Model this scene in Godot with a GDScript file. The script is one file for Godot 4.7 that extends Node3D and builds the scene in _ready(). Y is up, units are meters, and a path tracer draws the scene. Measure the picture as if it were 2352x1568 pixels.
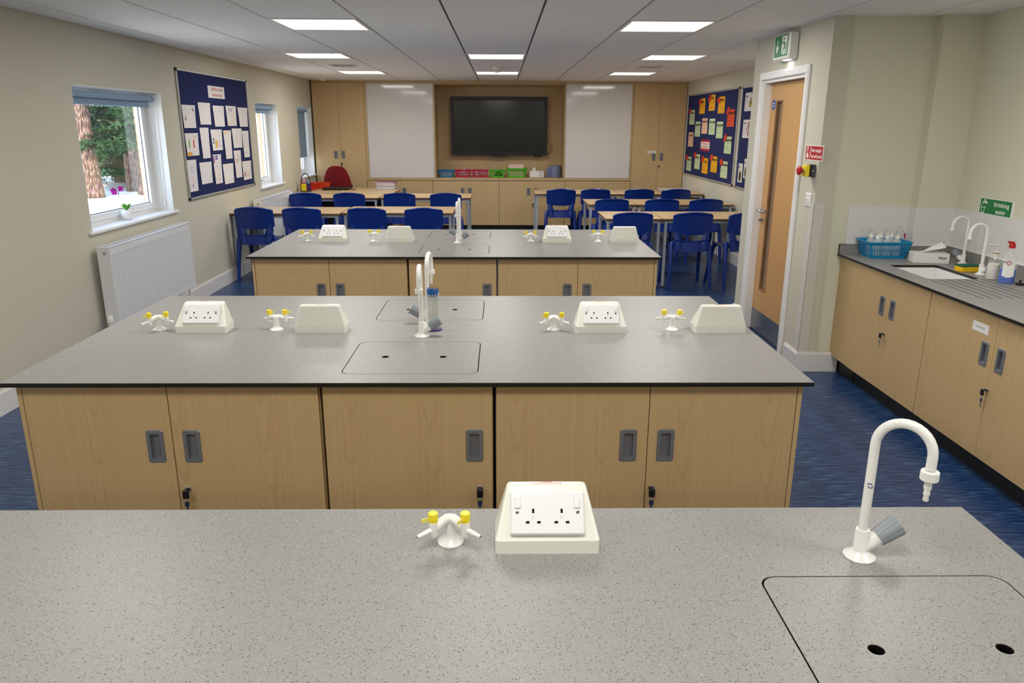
extends Node3D

const NO := -1.0
var mats := {}
var taken := {}
var font: SystemFont
var bold: SystemFont


# ------------------------------------------------------------------ shape builder
class Sh:
	var st := SurfaceTool.new()
	var grp := 0
	var t := Transform3D.IDENTITY

	func _init():
		st.begin(Mesh.PRIMITIVE_TRIANGLES)
		flat()

	func flat():
		st.set_smooth_group(-1)

	func soft():
		grp += 1
		st.set_smooth_group(grp)

	func tri(a: Vector3, b: Vector3, c: Vector3):   # counter-clockwise seen from outside
		if (b - a).cross(c - a).length_squared() < 1e-18:
			return
		st.add_vertex(t * a)
		st.add_vertex(t * c)
		st.add_vertex(t * b)

	func quad(a, b, c, d):
		tri(a, b, c)
		tri(a, c, d)

	func tri_out(a: Vector3, b: Vector3, c: Vector3, m: Vector3):
		if (b - a).cross(c - a).dot((a + b + c) / 3.0 - m) < 0.0:
			tri(a, c, b)
		else:
			tri(a, b, c)

	func box(c: Vector3, s: Vector3, r := 0.0):
		flat()
		var h := s / 2.0
		var p := func(sx, sy, sz, axis):
			var v := Vector3(h.x * sx, h.y * sy, h.z * sz)
			for k in 3:
				if k != axis:
					v[k] -= signf(v[k]) * r
			return c + v
		for axis in 3:
			var u := (axis + 1) % 3
			var w := (axis + 2) % 3
			for s1 in [-1, 1]:
				var q := []
				for e in [[-1, -1], [1, -1], [1, 1], [-1, 1]]:
					var sg := [0, 0, 0]
					sg[axis] = s1
					sg[u] = e[0]
					sg[w] = e[1]
					q.append(p.call(sg[0], sg[1], sg[2], axis))
				tri_out(q[0], q[1], q[2], c)
				tri_out(q[0], q[2], q[3], c)
		if r > 0.0:
			for axis in 3:     # edges along this axis
				var u := (axis + 1) % 3
				var w := (axis + 2) % 3
				for e in [[-1, -1], [1, -1], [1, 1], [-1, 1]]:
					var q := []
					for f in [[-1, u], [1, u], [1, w], [-1, w]]:
						var sg := [0, 0, 0]
						sg[axis] = f[0]
						sg[u] = e[0]
						sg[w] = e[1]
						q.append(p.call(sg[0], sg[1], sg[2], f[1]))
					tri_out(q[0], q[1], q[2], c)
					tri_out(q[0], q[2], q[3], c)
			for sx in [-1, 1]:
				for sy in [-1, 1]:
					for sz in [-1, 1]:
						tri_out(p.call(sx, sy, sz, 0), p.call(sx, sy, sz, 1), p.call(sx, sy, sz, 2), c)

	func span(a: Vector3, b: Vector3, r := 0.0):    # box between two corners
		box((a + b) / 2.0, (b - a).abs(), r)

	func lathe(pts: Array, n := 20, cut := 0.7):    # (radius, height) from the bottom up
		soft()
		var before := Vector2.ZERO
		for i in pts.size() - 1:
			var p0: Vector2 = pts[i]
			var p1: Vector2 = pts[i + 1]
			var dir := (p1 - p0).normalized()
			if i > 0 and absf(dir.angle_to(before)) > cut:
				soft()
			before = dir
			for j in n:
				var a0 := TAU * j / n
				var a1 := TAU * (j + 1) / n
				quad(Vector3(p0.x * cos(a0), p0.y, p0.x * sin(a0)), Vector3(p1.x * cos(a0), p1.y, p1.x * sin(a0)), Vector3(p1.x * cos(a1), p1.y, p1.x * sin(a1)), Vector3(p0.x * cos(a1), p0.y, p0.x * sin(a1)))
		flat()
		for e in [0, pts.size() - 1]:
			var q: Vector2 = pts[e]
			if q.x > 1e-5:
				for j in n:
					var a0 := TAU * j / n
					var a1 := TAU * (j + 1) / n
					var c := Vector3(0, q.y, 0)
					var u := Vector3(q.x * cos(a0), q.y, q.x * sin(a0))
					var w := Vector3(q.x * cos(a1), q.y, q.x * sin(a1))
					if e == 0:
						tri(c, u, w)
					else:
						tri(c, w, u)

	func tube(pts: Array, rad, n := 10):
		soft()
		var m := pts.size()
		var tg := []
		for i in m:
			tg.append((pts[mini(i + 1, m - 1)] - pts[maxi(i - 1, 0)]).normalized())
		var nn: Vector3 = tg[0].cross(Vector3.UP if absf(tg[0].y) < 0.9 else Vector3.RIGHT).normalized()
		var rings := []
		for i in m:
			nn = (nn - tg[i] * nn.dot(tg[i])).normalized()
			var bb: Vector3 = tg[i].cross(nn)
			var r: float = rad[i] if rad is Array else rad
			var ring := []
			for j in n:
				var a := TAU * j / n
				ring.append(pts[i] + (nn * cos(a) + bb * sin(a)) * r)
			rings.append(ring)
		for i in m - 1:
			for j in n:
				var k := (j + 1) % n
				quad(rings[i][j], rings[i][k], rings[i + 1][k], rings[i + 1][j])
		flat()
		for j in n:
			var k := (j + 1) % n
			tri(pts[0], rings[0][k], rings[0][j])
			tri(pts[m - 1], rings[m - 1][j], rings[m - 1][k])

	func prism(poly: PackedVector2Array, z0: float, z1: float, smooth := false):
		flat()
		var idx := Geometry2D.triangulate_polygon(poly)
		for i in range(0, idx.size(), 3):
			var a := poly[idx[i]]
			var b := poly[idx[i + 1]]
			var c := poly[idx[i + 2]]
			if (b - a).cross(c - a) < 0.0:
				var s := b
				b = c
				c = s
			tri(Vector3(a.x, a.y, z1), Vector3(b.x, b.y, z1), Vector3(c.x, c.y, z1))
			tri(Vector3(a.x, a.y, z0), Vector3(c.x, c.y, z0), Vector3(b.x, b.y, z0))
		if smooth:
			soft()
		var area := 0.0
		for i in poly.size():
			area += poly[i].cross(poly[(i + 1) % poly.size()])
		for i in poly.size():
			var p := poly[i]
			var q := poly[(i + 1) % poly.size()]
			if area < 0.0:
				var s := p
				p = q
				q = s
			quad(Vector3(p.x, p.y, z0), Vector3(q.x, q.y, z0), Vector3(q.x, q.y, z1), Vector3(p.x, p.y, z1))

	func loft(rings: Array, caps := true, smooth := true):     # rings turn from x to z, and rise
		if smooth:
			soft()
		var n: int = rings[0].size()
		for i in rings.size() - 1:
			for j in n:
				var k := (j + 1) % n
				quad(rings[i][j], rings[i + 1][j], rings[i + 1][k], rings[i][k])
		if caps:
			flat()
			for e in [0, rings.size() - 1]:
				var m := Vector3.ZERO
				for p in rings[e]:
					m += p / n
				for j in n:
					var k := (j + 1) % n
					if e == 0:
						tri(m, rings[e][j], rings[e][k])
					else:
						tri(m, rings[e][k], rings[e][j])

	func sheet(nu: int, nv: int, f: Callable, th: float):       # a curved sheet with thickness; normal = du x dv
		var p := []
		var q := []
		for i in nu + 1:
			var rp := []
			var rq := []
			for j in nv + 1:
				var u := float(i) / nu
				var v := float(j) / nv
				var e := 0.01
				var du: Vector3 = f.call(minf(u + e, 1), v) - f.call(maxf(u - e, 0), v)
				var dv: Vector3 = f.call(u, minf(v + e, 1)) - f.call(u, maxf(v - e, 0))
				var n := du.cross(dv).normalized()
				var c: Vector3 = f.call(u, v)
				rp.append(c + n * th / 2.0)
				rq.append(c - n * th / 2.0)
			p.append(rp)
			q.append(rq)
		soft()
		for i in nu:
			for j in nv:
				quad(p[i][j], p[i + 1][j], p[i + 1][j + 1], p[i][j + 1])
		soft()
		for i in nu:
			for j in nv:
				quad(q[i][j], q[i][j + 1], q[i + 1][j + 1], q[i + 1][j])
		soft()
		for i in nu:
			quad(q[i][0], q[i + 1][0], p[i + 1][0], p[i][0])
			quad(p[i][nv], p[i + 1][nv], q[i + 1][nv], q[i][nv])
		for j in nv:
			quad(p[0][j], p[0][j + 1], q[0][j + 1], q[0][j])
			quad(q[nu][j], q[nu][j + 1], p[nu][j + 1], p[nu][j])

	func up_rect(x0, x1, z0, z1, y, up := true):
		if up:
			quad(Vector3(x0, y, z1), Vector3(x1, y, z1), Vector3(x1, y, z0), Vector3(x0, y, z0))
		else:
			quad(Vector3(x0, y, z0), Vector3(x1, y, z0), Vector3(x1, y, z1), Vector3(x0, y, z1))

	func slab(x0, x1, z0, z1, y0, y1, holes: Array, r: float):  # holes [x0, x1, z0, z1] with round corners, from the far side to the near one
		flat()
		var c := Vector3((x0 + x1) / 2, (y0 + y1) / 2, (z0 + z1) / 2)
		for e in [[x0, z0, x1, z0], [x1, z0, x1, z1], [x1, z1, x0, z1], [x0, z1, x0, z0]]:
			var a := Vector3(e[0], y0, e[1])
			var b := Vector3(e[2], y0, e[3])
			var up := Vector3(0, y1 - y0, 0)
			tri_out(a, b, b + up, c)
			tri_out(a, b + up, a + up, c)
		var z: float = z0
		for h in holes:
			for s in [[y1, true], [y0, false]]:
				up_rect(x0, x1, z, h[2], s[0], s[1])
				up_rect(x0, h[0], h[2], h[3], s[0], s[1])
				up_rect(h[1], x1, h[2], h[3], s[0], s[1])
			var rim := ring_of(h, r, 6)
			var n := rim.size()
			for j in n:
				var a: Vector2 = rim[j]
				var b: Vector2 = rim[(j + 1) % n]
				quad(Vector3(a.x, y0, a.y), Vector3(b.x, y0, b.y), Vector3(b.x, y1, b.y), Vector3(a.x, y1, a.y))
				var k := Vector2(h[0] if (a.x + b.x) / 2 < (h[0] + h[1]) / 2 else h[1], h[2] if (a.y + b.y) / 2 < (h[2] + h[3]) / 2 else h[3])
				if a.x != b.x and a.y != b.y:
					tri(Vector3(a.x, y1, a.y), Vector3(b.x, y1, b.y), Vector3(k.x, y1, k.y))
					tri(Vector3(a.x, y0, a.y), Vector3(k.x, y0, k.y), Vector3(b.x, y0, b.y))
			z = h[3]
		for s in [[y1, true], [y0, false]]:
			up_rect(x0, x1, z, z1, s[0], s[1])

	func ring_of(h, r, n) -> Array:      # round-cornered rectangle in (x, z), turning from x to z
		var out := []
		for q in [[h[1] - r, h[3] - r, 0.0], [h[0] + r, h[3] - r, 0.25], [h[0] + r, h[2] + r, 0.5], [h[1] - r, h[2] + r, 0.75]]:
			for k in n + 1:
				var a: float = TAU * (q[2] + 0.25 * k / n)
				out.append(Vector2(q[0] + r * cos(a), q[1] + r * sin(a)))
		return out

	func lid(x0, x1, z0, z1, y0, y1, r, holes: Array, hr: float):   # round-cornered cover with two finger holes on one line
		flat()
		var s: float = hr * 1.6
		var hz: float = holes[0].y
		for f in [[y1, true], [y0, false]]:
			var y: float = f[0]
			var up: bool = f[1]
			up_rect(x0 + r, x1 - r, z0, z0 + r, y, up)
			up_rect(x0 + r, x1 - r, z1 - r, z1, y, up)
			up_rect(x0, x1, z0 + r, hz - s, y, up)
			up_rect(x0, x1, hz + s, z1 - r, y, up)
			var x: float = x0
			for h in holes:
				up_rect(x, h.x - s, hz - s, hz + s, y, up)
				x = h.x + s
				for j in 24:
					var a := TAU * j / 24
					var b := TAU * (j + 1) / 24
					var ca := Vector2(cos(a), sin(a))
					var cb := Vector2(cos(b), sin(b))
					var oa: Vector2 = ca / maxf(absf(ca.x), absf(ca.y)) * s
					var ob: Vector2 = cb / maxf(absf(cb.x), absf(cb.y)) * s
					var i0 := Vector3(h.x + ca.x * hr, y, hz + ca.y * hr)
					var i1 := Vector3(h.x + cb.x * hr, y, hz + cb.y * hr)
					var o0 := Vector3(h.x + oa.x, y, hz + oa.y)
					var o1 := Vector3(h.x + ob.x, y, hz + ob.y)
					if up:
						quad(i0, i1, o1, o0)
						var dn := Vector3(0, y0 - y1, 0)
						quad(i0, i0 + dn, i1 + dn, i1)
					else:
						quad(i0, o0, o1, i1)
			up_rect(x, x1, hz - s, hz + s, y, up)
		var rim := ring_of([x0, x1, z0, z1], r, 6)
		for j in rim.size():
			var a: Vector2 = rim[j]
			var b: Vector2 = rim[(j + 1) % rim.size()]
			quad(Vector3(a.x, y0, a.y), Vector3(a.x, y1, a.y), Vector3(b.x, y1, b.y), Vector3(b.x, y0, b.y))
			if a.x != b.x and a.y != b.y:
				var k := Vector2(x0 + r if (a.x + b.x) / 2 < (x0 + x1) / 2 else x1 - r, z0 + r if (a.y + b.y) / 2 < (z0 + z1) / 2 else z1 - r)
				tri(Vector3(k.x, y1, k.y), Vector3(b.x, y1, b.y), Vector3(a.x, y1, a.y))
				tri(Vector3(k.x, y0, k.y), Vector3(a.x, y0, a.y), Vector3(b.x, y0, b.y))

	func mesh() -> ArrayMesh:
		st.generate_normals()
		return st.commit()


# ------------------------------------------------------------------ nodes
func numbered(parent: Node, called: String) -> String:
	var key := str(parent.get_instance_id()) + called
	var n: int = taken.get(key, 0)
	taken[key] = n + 1
	return called if n == 0 else "%s_%03d" % [called, n]


func thing(called: String, label: String, category: String, at := Vector3.ZERO, turn := 0.0, group := "") -> Node3D:
	var o := Node3D.new()
	o.name = numbered(self, called)
	add_child(o, true)
	o.position = at
	o.rotation.y = turn
	tag(o, label, category, group)
	return o


func tag(o: Node, label: String, category: String, group := ""):
	o.set_meta("label", label)
	o.set_meta("category", category)
	if group:
		o.set_meta("group", group)


func part(called: String, sh, mat: Material, parent: Node) -> MeshInstance3D:
	var o := MeshInstance3D.new()
	o.name = numbered(parent, called)
	o.mesh = sh.mesh() if sh is Sh else sh
	o.material_override = mat
	parent.add_child(o, true)
	return o


func struct(called: String, sh: Sh, mat: Material, label := "") -> MeshInstance3D:
	var o := part(called, sh, mat, self)
	o.set_meta("kind", "structure")
	if label:
		o.set_meta("label", label)
	return o


func solo(called: String, sh, mat: Material, label: String, category: String, group := "", at := Vector3.ZERO, turn := 0.0) -> MeshInstance3D:
	var o := part(called, sh, mat, self)
	o.position = at
	o.rotation.y = turn
	tag(o, label, category, group)
	return o


func dup(src: Node3D, at: Vector3, turn: float, label: String) -> Node3D:
	var r: Node3D = src.duplicate()
	r.name = numbered(self, str(src.name).rstrip("0123456789").trim_suffix("_"))
	add_child(r, true)
	r.position = at
	r.rotation.y = turn
	r.set_meta("label", label)
	return r


func text(parent: Node3D, words: String, at: Vector3, cap: float, mat: Material, wide := 0.0, f: Font = null, called := "lettering", deep := 0.0006) -> MeshInstance3D:
	var m := TextMesh.new()
	m.font = f if f else bold
	m.font_size = 32
	m.pixel_size = cap / 23.0
	m.depth = deep
	m.curve_step = 2.0
	m.text = words
	var o := MeshInstance3D.new()
	o.name = numbered(parent, called)
	o.mesh = m
	o.material_override = mat
	o.position = at
	parent.add_child(o, true)
	if wide > 0.0:
		var w: float = m.get_aabb().size.x
		if w > 0.0:
			o.scale.x = wide / w
	return o


func v3(x, y, z) -> Vector3:
	return Vector3(x, y, z)


# ------------------------------------------------------------------ materials
func mat(called: String, c: Color, rough := 0.5, metal := 0.0) -> StandardMaterial3D:
	if mats.has(called):
		return mats[called]
	var m := StandardMaterial3D.new()
	m.resource_name = called
	m.albedo_color = c
	m.roughness = rough
	m.metallic = metal
	mats[called] = m
	return m


func c8(r, g, b) -> Color:
	return Color8(r, g, b)


func world_map(m: StandardMaterial3D, img: Image, sc: Vector3, off := Vector3.ZERO):
	m.albedo_texture = ImageTexture.create_from_image(img)
	m.uv1_triplanar = true
	m.uv1_world_triplanar = true
	m.uv1_scale = sc
	m.uv1_offset = off
	m.uv1_triplanar_sharpness = 8.0


func speckles(side: int, base: Color, seedn: int) -> Image:
	var rng := RandomNumberGenerator.new()
	rng.seed = seedn
	var im := Image.create(side, side, false, Image.FORMAT_RGB8)
	im.fill(base)
	var tones := [base.darkened(0.07), base.lightened(0.16), base.darkened(0.12), base.lightened(0.25)]
	for i in 26000:
		im.fill_rect(Rect2i(rng.randi() % side, rng.randi() % side, 1 + rng.randi() % 4, 1 + rng.randi() % 3), tones[rng.randi() % 4])
	for i in 5200:
		var x := rng.randi() % side
		var y := rng.randi() % side
		im.fill_rect(Rect2i(x, y, 2, 2 + rng.randi() % 2), base.darkened(0.14 + 0.14 * rng.randf()))
	for i in 2600:
		var x := rng.randi() % side
		var y := rng.randi() % side
		var c := base.darkened(0.25 + 0.22 * rng.randf())
		im.fill_rect(Rect2i(x, y, 2 + rng.randi() % 3, 2 + rng.randi() % 2), c)
		im.fill_rect(Rect2i(x + 1, y - 1, 1 + rng.randi() % 3, 3), c)
		if rng.randf() < 0.3:
			im.fill_rect(Rect2i(x - 1, y + 1, 5, 3), c)
	return im


func wood_image(base: Color, dark: Color, figure: float, seedn: int) -> Image:
	var w := 512
	var h := 1024
	var nz := FastNoiseLite.new()
	nz.seed = seedn
	nz.frequency = 1.0
	nz.fractal_octaves = 2
	var data := PackedByteArray()
	data.resize(w * h * 3)
	var cols := PackedFloat32Array()
	cols.resize(w)
	for x in w:
		var u := float(x) / w
		var a := nz.get_noise_2d(u * 60.0, 3.0)
		var b := nz.get_noise_2d(u * 60.0 - 60.0, 3.0)
		var k := clampf((u - 0.85) / 0.15, 0, 1)
		cols[x] = lerpf(a, b, k) * 0.5
	for y in h:
		var v := float(y) / h
		var cy := cos(TAU * v)
		var sy := sin(TAU * v)
		var wob1 := nz.get_noise_2d(cy * 0.8, sy * 0.8)
		var wob2 := nz.get_noise_2d(5.0 + cy * 1.6, sy * 1.6)
		for x in w:
			var u := float(x) / w
			var s := cols[x] * 0.35 + 0.1 * cols[(x * 3 + int(wob2 * 6.0)) % w]
			var f := 0.0
			for c in [0.17, 0.5, 0.83]:
				var d: float = u - c - 0.02 * wob1 * (1.0 if c != 0.5 else -1.4)
				var env := exp(-d * d / 0.004)
				if env > 0.02:
					var line := sin(TAU * (v * 8.0 + d * d * 620.0 + wob2 * 0.3 + c * 5.0))
					f += env * pow(maxf(line, 0.0), 5.0)
			var m := clampf(0.32 + s + figure * f, 0, 1)
			var i := (y * w + x) * 3
			data[i] = int(255.0 * lerpf(base.r, dark.r, m))
			data[i + 1] = int(255.0 * lerpf(base.g, dark.g, m))
			data[i + 2] = int(255.0 * lerpf(base.b, dark.b, m))
	return Image.create_from_data(w, h, false, Image.FORMAT_RGB8, data)


func ramp_noise(side: int, freq: float, octaves: int, seedn: int, stops: Array, contrast := 1.0) -> Image:
	var nz := FastNoiseLite.new()
	nz.seed = seedn
	nz.frequency = freq
	nz.fractal_octaves = octaves
	var g := nz.get_seamless_image(side, side)
	g.convert(Image.FORMAT_L8)
	var src := g.get_data()
	var data := PackedByteArray()
	data.resize(side * side * 3)
	var lut := []
	for i in 256:
		var v := clampf((i / 255.0 - 0.5) * contrast + 0.5, 0.0, 0.9999) * (stops.size() - 1)
		var k := int(v)
		lut.append(stops[k].lerp(stops[k + 1], v - k))
	for i in side * side:
		var c: Color = lut[src[i]]
		data[i * 3] = c.r8
		data[i * 3 + 1] = c.g8
		data[i * 3 + 2] = c.b8
	return Image.create_from_data(side, side, false, Image.FORMAT_RGB8, data)


func make_materials():
	font = SystemFont.new()
	font.font_names = PackedStringArray(["Droid Sans"])
	bold = SystemFont.new()
	bold.font_names = PackedStringArray(["Droid Sans"])
	bold.font_weight = 700
	mat("wall paint", c8(208, 204, 187), 0.75)
	mat("alcove paint", c8(224, 222, 200), 0.7)
	mat("plaster white", c8(240, 240, 236), 0.6)
	mat("ceiling tile", c8(246, 246, 245), 0.9)
	mat("ceiling grid", c8(84, 84, 84), 0.8)
	mat("corner guard", c8(216, 212, 204), 0.4)
	mat("gloss white", c8(240, 240, 240), 0.3)
	mat("skirting", c8(232, 230, 230), 0.4)
	mat("white plastic", c8(242, 242, 238), 0.22)
	mat("socket housing", c8(238, 238, 228), 0.25)
	mat("socket plate", c8(238, 238, 240), 0.3)
	mat("yellow plastic", c8(252, 226, 36), 0.35)
	mat("pale yellow plastic", c8(236, 224, 110), 0.4)
	mat("grey plastic", c8(138, 146, 152), 0.45)
	mat("black", c8(16, 16, 17), 0.5)
	mat("black laminate core", c8(20, 20, 21), 0.4)
	mat("hole black", c8(4, 4, 4), 0.9)
	mat("chair blue", c8(8, 48, 136), 0.36)
	mat("steel tube", c8(176, 182, 186), 0.45, 0.1)
	mat("handle satin", c8(128, 131, 138), 0.4, 0.35)
	mat("chrome", c8(200, 200, 202), 0.18, 1.0)
	mat("aluminium", c8(190, 190, 186), 0.4, 0.6)
	mat("board blue", c8(12, 29, 86), 0.95)
	mat("radiator white", c8(232, 233, 236), 0.35)
	mat("blind fabric", c8(142, 166, 190), 0.9)
	mat("glass pane", Color(1, 1, 1, 0.02), 0.0)
	mat("clear plastic", Color(0.95, 0.96, 0.95, 0.12), 0.05)
	for n in ["glass pane", "clear plastic"]:
		mats[n].transparency = BaseMaterial3D.TRANSPARENCY_ALPHA
	mat("red sign", c8(186, 14, 26), 0.4)
	mat("green sign", c8(8, 128, 62), 0.4)
	mat("sign white", c8(245, 245, 242), 0.4)
	mat("paper", c8(236, 234, 232), 0.8)
	mat("ink", c8(40, 36, 30), 0.8)
	mat("screen", c8(16, 18, 16), 0.17)
	mat("tv black", c8(6, 6, 6), 0.45)
	mat("whiteboard", c8(222, 218, 216), 0.07)
	mat("table edge", c8(120, 82, 46), 0.5)
	var m := mat("worktop", Color.WHITE, 0.36)
	m.metallic_specular = 0.3
	world_map(m, speckles(1024, c8(150, 148, 145), 3), Vector3(2, 2, 2))
	m = mat("maple", Color.WHITE, 0.45)
	world_map(m, wood_image(c8(210, 182, 136), c8(180, 149, 103), 0.3, 5), Vector3(1.15, 0.62, 1.15), Vector3(0.1, 0.2, 0.3))
	m = mat("beech top", Color.WHITE, 0.35)
	world_map(m, wood_image(c8(208, 180, 138), c8(186, 154, 112), 0.1, 9), Vector3(0.6, 1.1, 1.1))
	m = mat("door oak", Color.WHITE, 0.4)
	world_map(m, wood_image(c8(218, 172, 112), c8(186, 136, 78), 0.1, 12), Vector3(1.3, 0.5, 1.3))
	m = mat("dark wood bead", Color.WHITE, 0.5)
	world_map(m, wood_image(c8(176, 128, 84), c8(120, 78, 46), 0.5, 14), Vector3(3, 0.6, 3))
	m = mat("vinyl floor", Color.WHITE, 0.32)
	world_map(m, ramp_noise(512, 0.02, 4, 21, [c8(18, 40, 78), c8(27, 54, 96), c8(33, 63, 107), c8(39, 70, 113), c8(76, 106, 138)], 1.45), Vector3(0.6, 1, 5.0))
	m = mat("brick", Color.WHITE, 0.9)
	world_map(m, ramp_noise(256, 0.03, 4, 8, [c8(160, 110, 70), c8(205, 165, 115), c8(225, 195, 150)], 1.6), Vector3(6, 6, 6))
	mat("mortar", c8(205, 196, 180), 0.95)
	m = mat("bark", Color.WHITE, 0.95)
	world_map(m, ramp_noise(256, 0.03, 4, 6, [c8(52, 36, 28), c8(94, 72, 60), c8(140, 116, 102)], 1.8), Vector3(3, 0.6, 3))
	mat("leaf", c8(38, 72, 34), 0.6)
	mats["leaf"].backlight_enabled = true
	mats["leaf"].backlight = Color(0.16, 0.26, 0.08)
	mats["leaf"].vertex_color_use_as_albedo = true
	mat("pale ground", c8(225, 222, 214), 0.9)


# ------------------------------------------------------------------ the room
const XL := -2.98      # window wall
const XR := 2.94       # far right-hand wall
const XC := 3.02       # wall behind the sink counter
const XD := 2.1        # wall with the door
const CEIL := 2.345
const ZB := -13.15     # far wall
const ZN := 2.6        # wall behind the camera
const WINDOWS := [[-7.0, -5.565], [-10.575, -9.635], [-12.44, -11.6]]
const SILL := 0.917
const HEAD := 1.935


func _ready():
	make_materials()
	var cam := Camera3D.new()
	cam.name = "camera"
	cam.fov = rad_to_deg(2.0 * atan(784.0 / 1735.67))
	cam.near = 0.05
	cam.far = 200.0
	cam.position = Vector3(0, 1.67, 0)
	cam.rotation = Vector3(-0.27797948, -0.01538121, 0.00386861)
	add_child(cam)
	cam.current = true
	var sky_m := ProceduralSkyMaterial.new()
	sky_m.sky_top_color = Color(0.62, 0.74, 0.9)
	sky_m.sky_horizon_color = Color(0.92, 0.94, 0.96)
	sky_m.ground_bottom_color = Color(0.55, 0.55, 0.52)
	sky_m.ground_horizon_color = Color(0.8, 0.82, 0.84)
	sky_m.energy_multiplier = 6.0
	var env := Environment.new()
	env.sky = Sky.new()
	env.sky.sky_material = sky_m
	env.background_mode = Environment.BG_SKY
	env.ambient_light_source = Environment.AMBIENT_SOURCE_SKY
	env.tonemap_mode = Environment.TONE_MAPPER_LINEAR
	env.tonemap_exposure = 1.0
	env.sdfgi_enabled = true
	env.ssao_enabled = true
	env.ssil_enabled = true
	var we := WorldEnvironment.new()
	we.name = "environment"
	we.environment = env
	add_child(we)
	var sun := DirectionalLight3D.new()
	sun.name = "sun"
	sun.light_energy = 3.6
	sun.light_color = Color(1.0, 0.95, 0.86)
	sun.light_angular_distance = 0.6
	sun.shadow_enabled = true
	sun.basis = Basis.looking_at(Vector3(-0.12, -0.72, -0.62))
	add_child(sun)
	ceiling_lights()
	room_shell()
	windows()
	door_and_signs()
	far_wall()
	benches()
	counter()
	tables_and_chairs()
	teacher_corner()
	boards()
	outdoors()


const PITCH := 0.62
const LIGHT_Y := 2.338
const LIGHTS := [
	[-1.245, -5.70, "ceiling light panel above the window side of the middle bench"],
	[1.155, -5.70, "ceiling light panel nearest to the green exit sign"],
	[-1.845, -8.18, "ceiling light panel above the window-side table rows, beside the smaller air vent"],
	[-0.045, -8.18, "ceiling light panel in the centre, before the smoke detector"],
	[1.755, -8.18, "ceiling light panel above the door-side table rows"],
	[-1.845, -10.66, "ceiling light panel above the teacher's desk"],
	[-0.045, -10.66, "ceiling light panel in the centre, behind the smoke detector"],
	[1.755, -10.66, "ceiling light panel above the third door-side table row"],
	[-1.845, -3.22, "ceiling light panel over the gap between near and middle bench, window side"],
	[-0.045, -3.22, "ceiling light panel over the gap between near and middle bench, centre"],
	[1.755, -3.22, "ceiling light panel over the gap between near and middle bench, door side"],
	[-1.845, -0.74, "ceiling light panel over the near bench, window side"],
	[-0.045, -0.74, "ceiling light panel over the near bench, centre"],
	[1.755, -0.74, "ceiling light panel over the near bench, door side"],
	[-1.245, 1.74, "ceiling light panel behind the camera, window side"],
	[1.155, 1.74, "ceiling light panel behind the camera, door side"],
]


func ceiling_lights():
	var glow := mat("light diffuser", c8(250, 250, 250), 0.6)
	glow.emission_enabled = true
	glow.emission = Color(1.0, 0.99, 0.96)
	glow.emission_energy_multiplier = 1.6
	var fr := Sh.new()
	for s in [-1, 1]:
		fr.box(Vector3(s * 0.285, 0, 0), Vector3(0.022, 0.016, 0.612), 0.002)
		fr.box(Vector3(0, 0, s * 0.295), Vector3(0.548, 0.016, 0.022), 0.002)
	var df := Sh.new()
	df.box(Vector3(0, 0.003, 0), Vector3(0.548, 0.006, 0.568))
	var fm := fr.mesh()
	var dm := df.mesh()
	for l in LIGHTS:
		var o := thing("ceiling_light", l[2], "ceiling light", Vector3(l[0], LIGHT_Y + 0.01, l[1]), 0.0, "square light panels in the ceiling")
		part("frame", fm, mats["gloss white"], o)
		part("diffuser", dm, glow, o)
		var a := AreaLight3D.new()
		a.name = "lamp"
		a.area_size = Vector2(0.54, 0.56)
		a.light_energy = 1.6
		a.light_color = Color(1.0, 0.985, 0.955)
		a.area_range = 20.0
		a.area_attenuation = 2.0
		a.shadow_enabled = true
		a.position = Vector3(0, -0.012, 0)
		a.rotation.x = -PI / 2
		o.add_child(a)


func wall_with_openings(sh: Sh, x0: float, x1: float, z0: float, z1: float, y1: float, holes: Array):     # holes [z0, z1, y0, y1] from far to near
	var z := z0
	for h in holes:
		sh.span(Vector3(x0, 0, z), Vector3(x1, y1, h[0]))
		if h[2] > 0.0:
			sh.span(Vector3(x0, 0, h[0]), Vector3(x1, h[2], h[1]))
		sh.span(Vector3(x0, h[3], h[0]), Vector3(x1, y1, h[1]))
		z = h[1]
	sh.span(Vector3(x0, 0, z), Vector3(x1, y1, z1))


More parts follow.
